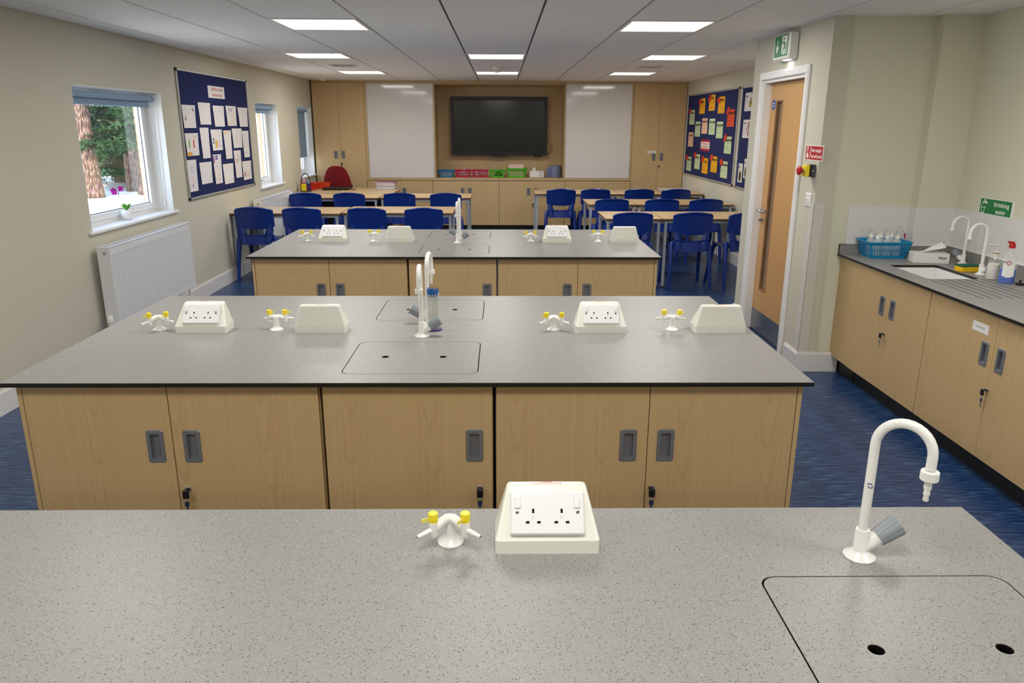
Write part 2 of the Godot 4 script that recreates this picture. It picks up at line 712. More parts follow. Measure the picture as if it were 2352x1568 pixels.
func room_shell():
	var s := Sh.new()
	s.span(v3(-3.2, -0.15, ZB - 0.2), v3(3.4, 0, ZN + 0.2))
	struct("floor", s, mats["vinyl floor"], "blue flecked vinyl floor")
	# ceiling: a dark grid carries square tiles, proud of it
	s = Sh.new()
	s.span(v3(-3.3, 2.356, ZB - 0.2), v3(3.4, 2.5, ZN + 0.2))
	var ceil := struct("ceiling", s, mats["ceiling grid"], "suspended ceiling of square tiles between dark grid lines")
	var full := Sh.new()
	full.box(v3(0, 0, 0), v3(0.585, 0.012, PITCH - 0.003), 0.0012)
	var full_m := full.mesh()
	var xs := [XL]
	for i in 10:
		xs.append(-2.745 + 0.6 * i)
	xs.append(XC + 0.1)
	for k in 15:
		var zc := -5.70 - PITCH * (11 - k)
		for i in xs.size() - 1:
			var cx: float = (xs[i] + xs[i + 1]) / 2
			var lit := false
			for l in LIGHTS:
				if absf(l[0] - cx) < 0.1 and absf(l[1] - zc) < 0.1:
					lit = true
			if lit:
				continue
			var mesh_t = full_m
			if absf(xs[i + 1] - xs[i] - 0.6) > 0.01:
				var q := Sh.new()
				q.box(v3(0, 0, 0), v3(xs[i + 1] - xs[i] - 0.012, 0.012, PITCH - 0.003), 0.0012)
				mesh_t = q.mesh()
			var p := part("ceiling_tile", mesh_t, mats["ceiling tile"], ceil)
			p.position = v3(cx, CEIL + 0.006, zc)
	# tiles past the top of the picture, joined
	s = Sh.new()
	for k in range(4, 13):
		var zc := -5.70 + PITCH * k
		for i in xs.size() - 1:
			var cx: float = (xs[i] + xs[i + 1]) / 2
			var lit := false
			for l in LIGHTS:
				if absf(l[0] - cx) < 0.1 and absf(l[1] - zc) < 0.1:
					lit = true
			if not lit:
				s.box(v3(cx, CEIL + 0.006, zc), v3(xs[i + 1] - xs[i] - 0.012, 0.012, PITCH - 0.003))
	var rest := part("ceiling_tile", s, mats["ceiling tile"], ceil)
	rest.set_meta("kind", "stuff")
	# walls
	s = Sh.new()
	var holes := []
	for w in [WINDOWS[2], WINDOWS[1], WINDOWS[0]]:
		holes.append([w[0], w[1], SILL - 0.025, HEAD])
	wall_with_openings(s, XL - 0.2, XL, ZB, ZN, 2.356, holes)
	struct("wall_left", s, mats["wall paint"], "cream wall with three deep-set windows")
	s = Sh.new()
	s.span(v3(-3.2, 0, ZB - 0.15), v3(3.3, 2.356, ZB))
	struct("wall_far", s, mats["wall paint"])
	s = Sh.new()
	s.span(v3(-3.2, 0, ZN), v3(3.3, 2.356, ZN + 0.15))
	struct("wall_near", s, mats["wall paint"])
	s = Sh.new()
	s.span(v3(XR, 0, ZB), v3(XR + 0.2, 2.356, -6.48))
	struct("wall_right", s, mats["wall paint"], "cream wall that carries the two blue noticeboards")
	s = Sh.new()      # the store room's walls: the door side, the far side and the alcove side, in one shell
	wall_with_openings(s, XD, XD + 0.12, -6.6, -5.09, 2.356, [[-6.345, -5.425, 0.0, 2.035]])
	s.span(v3(XD + 0.12, 0, -6.6), v3(XR, 2.356, -6.48))
	s.span(v3(XR, 0, -6.48), v3(XR + 0.2, 2.356, -5.25))
	struct("wall_door", s, mats["wall paint"], "cream wall round the wooden door")
	s = Sh.new()
	s.span(v3(XD + 0.12, 0, -5.25), v3(XC + 0.2, 2.356, -5.11))
	s.span(v3(2.76, 0, -5.11), v3(XC + 0.2, 2.356, -5.02))
	struct("wall_alcove", s, mats["alcove paint"], "cream alcove wall with a boxed-in pipe behind the blue basket")
	s = Sh.new()
	s.span(v3(XC, 0, -5.02), v3(XC + 0.2, 2.356, ZN))
	struct("wall_counter", s, mats["alcove paint"], "cream wall behind the sink counter")
	# skirting boards
	var b := Sh.new()
	skirting(b, v3(XL, 0, ZN), v3(XL, 0, -12.45))
	struct("baseboard_left", b, mats["skirting"])
	b = Sh.new()
	skirting(b, v3(XR, 0, -12.45), v3(XR, 0, -6.6))
	struct("baseboard_right", b, mats["skirting"])
	b = Sh.new()
	skirting(b, v3(XD, 0, -5.09), v3(2.38, 0, -5.09))
	skirting(b, v3(XD, 0, -5.33), v3(XD, 0, -5.072))
	skirting(b, v3(XD, 0, -6.62), v3(XD, 0, -6.37))
	skirting(b, v3(XR, 0, -6.6), v3(XD - 0.018, 0, -6.6))
	struct("baseboard_door", b, mats["skirting"])
	b = Sh.new()
	b.span(v3(XD - 0.004, 0.14, -5.17), v3(XD, 1.18, -5.086), 0.001)
	b.span(v3(XD - 0.004, 0.14, -5.09), v3(XD + 0.07, 1.18, -5.086), 0.001)
	struct("trim_corner", b, mats["corner guard"], "white plastic guard wrapped round the wall corner by the door")
	# things on the ceiling
	smoke_detector(v3(-0.045, CEIL, -9.6))
	for q in [[-1.845, "square ceiling air vent before the light over the teacher's desk"], [1.755, "square ceiling air vent over the door-side table rows"]]:
		var v := thing("air_vent", q[1], "air vent", v3(q[0], CEIL, -9.42), 0.0, "square air vents in the ceiling")
		var f := Sh.new()
		for e in [-1, 1]:
			f.box(v3(e * 0.135, -0.004, 0), v3(0.03, 0.008, 0.3), 0.002)
			f.box(v3(0, -0.004, e * 0.135), v3(0.24, 0.008, 0.03), 0.002)
		part("frame", f, mats["gloss white"], v)
		f = Sh.new()
		f.box(v3(0, -0.001, 0), v3(0.24, 0.002, 0.24))
		part("backing", f, mats["black"], v)
		for k in 6:
			f = Sh.new()
			f.t = Transform3D(Basis(v3(1, 0, 0), 0.6), v3(0, -0.006, -0.1 + 0.04 * k))
			f.box(Vector3.ZERO, v3(0.24, 0.002, 0.022))
			part("slat", f, mats["gloss white"], v)
	var d := thing("ceiling_sensor", "small round white sensor on the ceiling at the far window-side corner", "sensor", v3(-2.69, CEIL, -12.1))
	var l := Sh.new()
	l.t = Transform3D(Basis(v3(1, 0, 0), PI), Vector3.ZERO)
	l.lathe([Vector2(0.055, 0), Vector2(0.055, 0.018), Vector2(0.04, 0.03), Vector2(0, 0.032)], 18)
	part("cover", l, mats["white plastic"], d)
	for q in [[-0.87, -5.69, "tiny green indicator lamp in the ceiling beside the light nearest the windows"], [2.1, -8.62, "tiny green indicator lamp in the ceiling over the door-side rows"]]:
		var g := mat("green indicator", c8(60, 220, 130), 0.4)
		g.emission_enabled = true
		g.emission = Color(0.15, 0.9, 0.4)
		g.emission_energy_multiplier = 1.0
		l = Sh.new()
		l.t = Transform3D(Basis(v3(1, 0, 0), PI), Vector3.ZERO)
		l.lathe([Vector2(0.005, 0), Vector2(0.005, 0.003), Vector2(0, 0.005)], 10)
		solo("indicator_light", l, g, q[2], "indicator light", "green indicator lamps in the ceiling", v3(q[0], CEIL, q[1]))


func smoke_detector(at: Vector3):
	var o := thing("smoke_detector", "white round smoke detector between the two central ceiling lights", "smoke detector", at)
	var l := Sh.new()
	l.t = Transform3D(Basis(v3(1, 0, 0), PI), Vector3.ZERO)
	l.lathe([Vector2(0.055, 0), Vector2(0.055, 0.02), Vector2(0.046, 0.03)], 20)
	part("base", l, mats["white plastic"], o)
	l = Sh.new()
	l.t = Transform3D(Basis(v3(1, 0, 0), PI), Vector3.ZERO)
	l.lathe([Vector2(0.034, 0.03), Vector2(0.036, 0.05), Vector2(0.028, 0.062), Vector2(0, 0.064)], 20)
	part("chamber", l, mats["white plastic"], o)


func skirting(s: Sh, a: Vector3, b: Vector3):       # runs from a to b with the room on its left... proud by 18 mm
	var d := (b - a).normalized()
	var n := Vector3.UP.cross(d) * -1.0
	s.t = Transform3D(Basis(d, Vector3.UP, d.cross(Vector3.UP)), a)
	var w := a.distance_to(b)
	s.prism(PackedVector2Array([Vector2(0, 0), Vector2(w, 0), Vector2(w, 0.13), Vector2(0, 0.13)]), 0, 0.018)
	s.prism(PackedVector2Array([Vector2(0, 0.13), Vector2(w, 0.13), Vector2(w, 0.14), Vector2(0, 0.14)]), 0, 0.011)
	s.t = Transform3D.IDENTITY


func windows():
	var names := ["window with a potted orchid on its sill", "narrow window beyond the noticeboard of drawings", "narrow window in the far corner with its blind half down"]
	for i in 3:
		var z0: float = WINDOWS[i][0]
		var z1: float = WINDOWS[i][1]
		var w := z1 - z0
		var zc := (z0 + z1) / 2
		# the frame, seen in local axes: x to the right as seen from the room, y up, z into the room
		var win := Node3D.new()
		win.name = "window_%d" % (i + 1)
		add_child(win)
		win.position = v3(XL - 0.15, 0, zc)
		win.rotation.y = PI / 2
		win.set_meta("kind", "structure")
		win.set_meta("label", names[i])
		var hw := w / 2
		var f := Sh.new()
		rect_frame(f, -hw, hw, SILL - 0.02, HEAD, 0.045, -0.06, 0.0)
		part("window_frame", f, mats["gloss white"], win)
		f = Sh.new()
		rect_frame(f, -hw + 0.048, hw - 0.048, SILL + 0.028, HEAD - 0.048, 0.052, -0.05, 0.008)
		var sash := part("sash", f, mats["gloss white"], win)
		f = Sh.new()
		rect_frame(f, -hw + 0.1, hw - 0.1, SILL + 0.08, HEAD - 0.1, 0.006, -0.0205, -0.017)
		part("gasket", f, mats["black"], sash)
		f = Sh.new()
		f.box(v3(0, (SILL + HEAD) / 2 - 0.01, -0.022), v3(w - 0.2, HEAD - SILL - 0.18, 0.004))
		part("pane", f, mats["glass pane"], sash)
		f = Sh.new()
		f.box(v3(0, HEAD - 0.022, 0.004), v3(0.4, 0.014, 0.008), 0.002)
		part("trickle_vent", f, mats["gloss white"], win)
		f = Sh.new()
		f.box(v3(0, HEAD - 0.026, 0.0085), v3(0.36, 0.004, 0.001))
		part("vent_slot", f, mats["black"], win)
		if i > 0:
			f = Sh.new()
			f.box(v3(-0.1, SILL + 0.052, 0.014), v3(0.05, 0.02, 0.012), 0.003)
			f.box(v3(-0.05, SILL + 0.056, 0.026), v3(0.12, 0.014, 0.012), 0.004)
			part("window_handle", f, mats["grey plastic"], win)
		# plaster linings of the opening, and the window board
		f = Sh.new()
		f.span(v3(XL - 0.15, SILL, z0), v3(XL + 0.0, HEAD, z0 + 0.004))
		f.span(v3(XL - 0.15, SILL, z1 - 0.004), v3(XL + 0.0, HEAD, z1))
		f.span(v3(XL - 0.15, HEAD - 0.004, z0), v3(XL + 0.0, HEAD, z1))
		struct("trim_reveal_%d" % (i + 1), f, mats["plaster white"])
		f = Sh.new()
		var ear := 0.055 if i < 2 else 0.004
		f.span(v3(XL - 0.15, SILL - 0.024, z0), v3(XL + 0.001, SILL, z1))
		f.span(v3(XL + 0.0005, SILL - 0.024, z0 - ear), v3(XL + 0.028, SILL, z1 + 0.055), 0.006)
		struct("trim_sill_%d" % (i + 1), f, mats["gloss white"], "white window board under window %d" % (i + 1))
		blind(i, z0, z1)
	plant_pot()


func rect_frame(f: Sh, x0: float, x1: float, y0: float, y1: float, b: float, z0: float, z1: float):
	f.span(v3(x0, y0, z0), v3(x0 + b, y1, z1), 0.002)
	f.span(v3(x1 - b, y0, z0), v3(x1, y1, z1), 0.002)
	f.span(v3(x0 + b, y0, z0), v3(x1 - b, y0 + b, z1), 0.002)
	f.span(v3(x0 + b, y1 - b, z0), v3(x1 - b, y1, z1), 0.002)


func blind(i: int, z0: float, z1: float):
	var drop: float = [1.81, 1.81, 1.185][i]
	var lab: String = ["rolled-up blue-grey roller blind over the orchid window", "rolled-up blue-grey roller blind in the middle window, past the drawings board", "blue-grey roller blind pulled well down in the far corner window"][i]
	var o := thing("roller_blind", lab, "roller blind", v3(XL - 0.075, 0, (z0 + z1) / 2), PI / 2, "roller blinds in the windows")
	var hw := (z1 - z0) / 2
	var l := Sh.new()
	var r := 0.023 if i < 2 else 0.019
	l.t = Transform3D(Basis(v3(0, 0, 1), PI / 2), v3(hw - 0.012, 1.882, 0))
	l.lathe([Vector2(0.0, 0), Vector2(r, 0), Vector2(r, 2 * hw - 0.024), Vector2(0, 2 * hw - 0.024)], 18)
	part("roller", l, mats["blind fabric"], o)
	l = Sh.new()
	l.span(v3(-hw + 0.02, drop + 0.018, -r + 0.001), v3(hw - 0.05, 1.882, -r + 0.0025))
	part("cloth", l, mats["blind fabric"], o)
	l = Sh.new()
	l.span(v3(-hw + 0.018, drop, -r - 0.004), v3(hw - 0.048, drop + 0.022, -r + 0.008), 0.003)
	part("bottom_bar", l, mats["blind fabric"], o)
	for s in [-1, 1]:
		l = Sh.new()
		l.box(v3(s * (hw - 0.007), 1.89, 0), v3(0.006, 0.06, 0.05), 0.002)
		part("bracket", l, mats["white plastic"], o)
	l = Sh.new()
	for dz in [-0.012, 0.022]:
		l.tube([v3(hw - 0.018, 1.87, dz), v3(hw - 0.012, 1.4, dz), v3(hw - 0.012, 0.99, dz * 0.6)], 0.0022, 6)
	part("pull_chain", l, mats["white plastic"], o)
	l = Sh.new()
	l.box(v3(hw - 0.012, 0.975, 0.003), v3(0.014, 0.055, 0.022), 0.004)
	part("chain_holder", l, mats["white plastic"], o)


func plant_pot():
	var o := thing("potted_orchid", "small orchid with magenta flowers in a round white pot on the window sill", "potted plant", v3(-3.065, SILL, -6.29))
	var l := Sh.new()
	l.lathe([Vector2(0.024, 0), Vector2(0.036, 0.006), Vector2(0.0455, 0.03), Vector2(0.0455, 0.05), Vector2(0.039, 0.076), Vector2(0.035, 0.08), Vector2(0.035, 0.066), Vector2(0, 0.066)], 26, 1.2)
	part("pot", l, mats["gloss white"], o)
	var leaf := mat("orchid leaf", c8(92, 168, 40), 0.4)
	leaf.backlight_enabled = true
	leaf.backlight = Color(0.3, 0.5, 0.1)
	for q in [[0.3, 0.055, 0.5], [2.2, 0.05, 0.55], [3.9, 0.052, 0.45], [5.2, 0.05, 0.6]]:
		l = Sh.new()
		var ang: float = q[0]
		var dir := v3(cos(ang), 0, sin(ang))
		var side := v3(-sin(ang), 0, cos(ang))
		var up: float = q[1]
		l.sheet(8, 4, func(u, v): return v3(0, 0.07, 0) + dir * (u * 0.04 * q[2] * 2.0) + v3(0, up * 1.2 * (u * 1.1 - u * u * 0.25), 0) + side * ((v - 0.5) * 0.04 * sin(PI * clampf(u * 0.92 + 0.06, 0, 1))) + v3(0, absf(v - 0.5) * 0.012, 0), 0.0015)
		part("leaf", l, leaf, o)
	l = Sh.new()
	l.tube([v3(0, 0.07, 0), v3(-0.005, 0.15, 0.05), v3(-0.005, 0.205, 0.085), v3(-0.005, 0.24, 0.075), v3(-0.005, 0.255, 0.055)], 0.0018, 6)
	l.tube([v3(-0.005, 0.215, 0.088), v3(-0.005, 0.235, 0.13), v3(-0.005, 0.245, 0.165)], 0.0015, 6)
	part("stem", l, mat("orchid stem", c8(70, 60, 40), 0.6), o)
	var pet := mat("orchid petal", c8(196, 30, 170), 0.5)
	pet.backlight_enabled = true
	pet.backlight = Color(0.5, 0.06, 0.4)
	for q in [v3(-0.005, 0.255, 0.05), v3(-0.005, 0.25, 0.17), v3(-0.008, 0.235, 0.15)]:
		l = Sh.new()
		for k in 5:
			var a := TAU * k / 5 + 0.3
			l.t = Transform3D(Basis(v3(0.8, 0.1, 0.6).normalized(), a), q)
			l.sheet(4, 4, func(u, v): return v3(0.004 + 0.006 * u * u, 0, 0) + v3(0, u * 0.026, (v - 0.5) * 0.026 * sin(PI * clampf(u * 0.85 + 0.1, 0, 1))), 0.001)
		part("flower", l, pet, o)


# ------------------------------------------------------------------ door, signs
func door_and_signs():
	# local axes: x to the right as seen from the room (world +z), y up, z into the room (world -x)
	var d := Node3D.new()
	d.name = "door_1"
	add_child(d)
	d.position = v3(XD, 0, -5.885)
	d.rotation.y = -PI / 2
	d.set_meta("kind", "structure")
	d.set_meta("label", "wooden door with a tall narrow glass slot in a white frame")
	var hw := 0.46
	var f := Sh.new()      # lining
	f.span(v3(-hw, 0, -0.12), v3(-hw + 0.034, 2.035, 0.0))
	f.span(v3(hw - 0.034, 0, -0.12), v3(hw, 2.035, 0.0))
	f.span(v3(-hw + 0.034, 2.001, -0.12), v3(hw - 0.034, 2.035, 0.0))
	f.span(v3(-hw + 0.034, 0, -0.115), v3(-hw + 0.046, 2.0, -0.106))
	f.span(v3(hw - 0.046, 0, -0.115), v3(hw - 0.034, 2.0, -0.106))
	part("door_lining", f, mats["gloss white"], d)
	f = Sh.new()      # architrave, stepped
	for q in [[0.0, 0.058, 0.017], [0.004, 0.04, 0.0215]]:
		var a: float = hw - 0.012 + q[0]
		f.span(v3(-a - q[1], 0, 0), v3(-a, 2.022 + q[0], q[2]), 0.003)
		f.span(v3(a, 0, 0), v3(a + q[1], 2.022 + q[0], q[2]), 0.003)
		f.span(v3(-a - q[1], 2.022 + q[0], 0), v3(a + q[1], 2.022 + q[0] + q[1], q[2]), 0.003)
	part("architrave", f, mats["gloss white"], d)
	# leaf with a slot
	var x0 := -0.423
	var x1 := 0.423
	var s0 := -0.292
	var s1 := -0.148
	f = Sh.new()
	f.span(v3(x0, 0.008, -0.106), v3(s0, 1.997, -0.062))
	f.span(v3(s1, 0.008, -0.106), v3(x1, 1.997, -0.062))
	f.span(v3(s0, 0.008, -0.106), v3(s1, 0.36, -0.062))
	f.span(v3(s0, 1.865, -0.106), v3(s1, 1.997, -0.062))
	var leaf := part("door_leaf", f, mats["door oak"], d)
	f = Sh.new()
	rect_frame(f, s0 - 0.004, s1 + 0.004, 0.356, 1.869, 0.014, -0.074, -0.059)
	part("glazing_bead", f, mats["dark wood bead"], leaf)
	f = Sh.new()
	f.box(v3((s0 + s1) / 2, 1.1125, -0.079), v3(0.142, 1.5, 0.006))
	part("pane", f, mats["glass pane"], leaf)
	f = Sh.new()
	f.span(v3(x0 + 0.004, 0.012, -0.062), v3(x1 - 0.004, 0.185, -0.0605))
	part("kick_plate", f, mat("kick plate", c8(150, 152, 156), 0.3, 0.9), leaf)
	# handle, lock
	var c := v3(-0.365, 1.012, -0.062)
	f = Sh.new()
	f.t = Transform3D(Basis(v3(1, 0, 0), PI / 2), c)
	f.lathe([Vector2(0.026, 0), Vector2(0.026, 0.008), Vector2(0.01, 0.009), Vector2(0.01, 0.03)], 18)
	f.t = Transform3D.IDENTITY
	f.tube([c + v3(0, 0, 0.02), c + v3(0, 0, 0.05), c + v3(0.012, 0, 0.058), c + v3(0.12, 0, 0.058), c + v3(0.128, 0, 0.05), c + v3(0.128, 0, 0.022)], 0.0095, 10)
	part("door_handle", f, mats["chrome"], leaf)
	f = Sh.new()
	f.t = Transform3D(Basis(v3(1, 0, 0), PI / 2), v3(-0.37, 0.93, -0.062))
	f.lathe([Vector2(0.024, 0), Vector2(0.024, 0.008), Vector2(0.012, 0.009), Vector2(0.012, 0.012)], 18)
	f.box(v3(0, 0.02, 0), v3(0.008, 0.018, 0.022), 0.002)
	part("lock", f, mats["chrome"], leaf)
	# blue disc
	var o := thing("door_sign", "round blue sign high on the wooden door", "sign", v3(XD + 0.062, 1.836, -6.238), -PI / 2)
	f = Sh.new()
	f.t = Transform3D(Basis(v3(1, 0, 0), PI / 2), Vector3.ZERO)
	f.lathe([Vector2(0.04, 0), Vector2(0.04, 0.0015)], 28)
	part("disc", f, mat("blue sign", c8(20, 84, 176), 0.4), o)
	text(o, "Fire door", v3(0, 0.01, 0.0018), 0.009, mats["sign white"], 0.05)
	text(o, "keep shut", v3(0, -0.008, 0.0018), 0.009, mats["sign white"], 0.05)
	exit_sign()
	gas_sign()
	emergency_stop()
	o = thing("wall_switch", "white key switch plate on the wall below the emergency stop", "switch", v3(XD, 1.193, -5.182), -PI / 2)
	f = Sh.new()
	f.box(v3(0, 0, 0.006), v3(0.088, 0.088, 0.012), 0.004)
	part("plate", f, mats["white plastic"], o)
	for x in [-0.018, 0.018]:
		f = Sh.new()
		f.box(v3(x, -0.004, 0.0135), v3(0.022, 0.036, 0.004), 0.0015)
		part("rocker", f, mats["white plastic"], o)
	f = Sh.new()
	for x in [-0.018, 0.018]:
		f.box(v3(x, -0.026, 0.0122), v3(0.012, 0.004, 0.001))
	for y in [-0.036, 0.036]:
		f.box(v3(0, y, 0.0122), v3(0.005, 0.005, 0.001))
	part("marking", f, mats["grey plastic"], o)


func exit_sign():
	var o := thing("exit_sign", "green fire exit sign with running figure and arrow in a white lit box", "exit sign", v3(XD, 2.225, -5.815), -PI / 2)
	var f := Sh.new()
	f.box(v3(0, 0, 0.035), v3(0.318, 0.18, 0.07), 0.01)
	part("housing", f, mats["white plastic"], o)
	f = Sh.new()
	f.box(v3(-0.0, 0.006, 0.0705), v3(0.268, 0.146, 0.002), 0.0008)
	var p := part("sign_face", f, mats["green sign"], o)
	# arrow pointing down
	f = Sh.new()
	f.prism(PackedVector2Array([Vector2(-0.079, 0.05), Vector2(-0.079, -0.002), Vector2(-0.1, 0.016), Vector2(-0.1, -0.006), Vector2(-0.0735, -0.046), Vector2(-0.047, -0.006), Vector2(-0.047, 0.016), Vector2(-0.068, -0.002), Vector2(-0.068, 0.05)]), 0.0715, 0.0722)
	part("arrow", f, mats["sign white"], p)
	f = Sh.new()
	f.prism(PackedVector2Array([Vector2(0.012, -0.056), Vector2(0.012, 0.07), Vector2(0.118, 0.07), Vector2(0.118, -0.056)]), 0.0715, 0.0720)
	part("doorway_mark", f, mats["sign white"], p)
	f = Sh.new()
	var g := func(pts): f.prism(PackedVector2Array(pts), 0.0721, 0.0727)
	var head := []
	for k in 12:
		head.append(Vector2(0.05 + 0.0095 * cos(TAU * k / 12), 0.05 + 0.0095 * sin(TAU * k / 12)))
	g.call(head)
	g.call([Vector2(0.046, 0.037), Vector2(0.066, 0.03), Vector2(0.084, -0.004), Vector2(0.07, -0.012)])              # trunk
	g.call([Vector2(0.05, 0.036), Vector2(0.04, 0.02), Vector2(0.012, 0.016), Vector2(0.012, 0.026), Vector2(0.034, 0.03)])  # near arm
	g.call([Vector2(0.062, 0.032), Vector2(0.098, 0.018), Vector2(0.112, -0.006), Vector2(0.104, -0.01), Vector2(0.09, 0.01)])
	g.call([Vector2(0.072, 0.0), Vector2(0.044, -0.014), Vector2(0.038, -0.042), Vector2(0.012, -0.048), Vector2(0.012, -0.056), Vector2(0.046, -0.052), Vector2(0.054, -0.022), Vector2(0.08, -0.01)])
	g.call([Vector2(0.082, -0.002), Vector2(0.104, -0.022), Vector2(0.092, -0.056), Vector2(0.082, -0.056), Vector2(0.09, -0.022), Vector2(0.07, -0.01)])
	part("running_figure", f, mats["green sign"], p)
	var gl := mat("exit lamp", c8(250, 250, 255), 0.4)
	gl.emission_enabled = true
	gl.emission = Color(0.9, 0.95, 1.0)
	gl.emission_energy_multiplier = 1.3
	f = Sh.new()
	f.box(v3(0.03, -0.092, 0.03), v3(0.1, 0.005, 0.03), 0.001)
	part("downlight", f, gl, o)
	var a := AreaLight3D.new()
	a.name = "lamp"
	a.area_size = Vector2(0.1, 0.03)
	a.light_energy = 0.006
	a.light_color = Color(0.92, 0.96, 1.0)
	a.area_range = 6.0
	a.area_attenuation = 2.0
	a.shadow_enabled = true
	a.position = v3(0.03, -0.096, 0.03)
	a.rotation.x = -PI / 2
	o.add_child(a)


func gas_sign():
	var o := thing("gas_sign", "red and white gas supply cut off point sign beside the door", "sign", v3(XD, 1.502, -5.183), -PI / 2)
	var f := Sh.new()
	f.box(v3(0, 0, 0.001), v3(0.3, 0.1, 0.002), 0.0004)
	part("backing", f, mats["sign white"], o)
	f = Sh.new()
	f.box(v3(0, 0, 0.0022), v3(0.284, 0.088, 0.0006))
	var p := part("red_panel", f, mats["red sign"], o)
	text(p, "Gas supply", v3(0.04, 0.017, 0.0028), 0.02, mats["sign white"], 0.155)
	text(p, "cut off point", v3(0.045, -0.022, 0.0028), 0.02, mats["sign white"], 0.175)
	f = Sh.new()     # a button pressed by a hand, and flames
	var g := func(pts): f.prism(PackedVector2Array(pts), 0.0025, 0.003)
	g.call([Vector2(-0.122, 0.04), Vector2(-0.122, 0.014), Vector2(-0.1, 0.014), Vector2(-0.1, 0.04)])
	g.call([Vector2(-0.117, 0.01), Vector2(-0.107, 0.01), Vector2(-0.107, -0.004), Vector2(-0.092, -0.01), Vector2(-0.096, -0.036), Vector2(-0.12, -0.036), Vector2(-0.129, -0.014), Vector2(-0.117, -0.008)])
	for q in [[-0.078, -0.034], [-0.062, -0.02], [-0.078, -0.006], [-0.062, 0.008], [-0.07, 0.022]]:
		g.call([Vector2(q[0], q[1]), Vector2(q[0] + 0.018, q[1] + 0.004), Vector2(q[0] + 0.012, q[1] + 0.014), Vector2(q[0] + 0.004, q[1] + 0.018), Vector2(q[0] + 0.006, q[1] + 0.008)])
	part("symbol", f, mats["sign white"], p)
	f = Sh.new()
	f.prism(PackedVector2Array([Vector2(-0.116, 0.034), Vector2(-0.116, 0.02), Vector2(-0.106, 0.02), Vector2(-0.106, 0.034)]), 0.003, 0.0033)
	part("symbol", f, mats["red sign"], p)


func emergency_stop():
	var o := thing("emergency_stop", "red mushroom emergency stop button on a yellow and black box", "emergency stop", v3(XD, 1.388, -5.16), -PI / 2)
	var f := Sh.new()
	f.box(v3(0, 0, 0.014), v3(0.072, 0.082, 0.028), 0.004)
	part("back_box", f, mat("grey box", c8(70, 74, 78), 0.5), o)
	f = Sh.new()
	f.prism(PackedVector2Array([Vector2(-0.034, -0.038), Vector2(0.036, -0.038), Vector2(0.036, 0.038), Vector2(-0.034, 0.038)]), 0.026, 0.04)
	part("black_cover", f, mats["black"], o)
	f = Sh.new()
	f.box(v3(0, 0, 0.055), v3(0.068, 0.076, 0.03), 0.004)
	part("yellow_cover", f, mats["yellow plastic"], o)
	f = Sh.new()
	f.t = Transform3D(Basis(v3(1, 0, 0), PI / 2), v3(0, 0, 0.07))
	f.lathe([Vector2(0.016, 0), Vector2(0.016, 0.01)], 18)
	part("collar", f, mats["chrome"], o)
	f = Sh.new()
	f.t = Transform3D(Basis(v3(1, 0, 0), PI / 2), v3(0, 0, 0.08))
	f.lathe([Vector2(0.012, 0), Vector2(0.014, 0.008), Vector2(0.029, 0.012), Vector2(0.03, 0.022), Vector2(0.024, 0.029), Vector2(0, 0.032)], 26)
	part("button", f, mat("stop red", c8(196, 16, 30), 0.3), o)
	for s in [-1, 1]:
		f = Sh.new()
		f.t = Transform3D(Basis(v3(0, 1, 0), s * PI / 2), v3(s * 0.036, 0, 0.02))
		f.box(Vector3.ZERO, v3(0.01, 0.01, 0.003), 0.001)
		part("screw", f, mats["chrome"], o)


# ------------------------------------------------------------------ cupboards
func pull_handle(parent: Node3D, x: float, y: float):      # a recessed metal pull, in a hole of the door
	var s := Sh.new()
	var ring := s.ring_of([-0.0285, 0.0285, -0.0575, 0.0575], 0.009, 4)
	var hole := s.ring_of([-0.0165, 0.0165, -0.046, 0.046], 0.005, 4)
	s.flat()
	var n := ring.size()
	for lay in [[ring, 1.0, 0.0035, hole, 1.0, 0.0035], [ring, 1.06, 0.0, ring, 1.0, 0.0035], [hole, 1.0, 0.0035, hole, 0.97, -0.012]]:
		for j in n:
			var k := (j + 1) % n
			var p := func(r, i, m, z): return v3(x + r[i].x * m, y + r[i].y * m, z)
			s.quad(p.call(lay[0], j, lay[1], lay[2]), p.call(lay[0], k, lay[1], lay[2]), p.call(lay[3], k, lay[4], lay[5]), p.call(lay[3], j, lay[4], lay[5]))
	for j in n:
		var k := (j + 1) % n
		s.tri(v3(x, y, -0.012), v3(x + hole[j].x * 0.97, y + hole[j].y * 0.97, -0.012), v3(x + hole[k].x * 0.97, y + hole[k].y * 0.97, -0.012))
	part("handle", s, mats["handle satin"], parent)


func door_panel(parent: Node3D, x0: float, x1: float, y0: float, y1: float, m: Material, hx = null, hy := 0.0, lx = null, ly := 0.0):
	var s := Sh.new()
	var t := 0.018
	if hx == null:
		s.span(v3(x0, y0, -t), v3(x1, y1, 0), 0.001)
	else:
		var a := 0.017
		var b := 0.0465
		s.span(v3(x0, y0, -t), v3(hx - a, y1, 0))
		s.span(v3(hx + a, y0, -t), v3(x1, y1, 0))
		s.span(v3(hx - a, y0, -t), v3(hx + a, hy - b, 0))
		s.span(v3(hx - a, hy + b, -t), v3(hx + a, y1, 0))
		s.span(v3(hx - a, hy - b, -t), v3(hx + a, hy + b, -0.014))
	var d := part("door", s, m, parent)
	if hx != null:
		pull_handle(d, hx, hy)
	if lx != null:
		s = Sh.new()
		s.t = Transform3D(Basis(v3(1, 0, 0), PI / 2), v3(lx, ly, 0))
		s.lathe([Vector2(0.011, 0), Vector2(0.011, 0.004), Vector2(0.008, 0.006), Vector2(0, 0.006)], 16)
		part("lock", s, mats["chrome"], d)


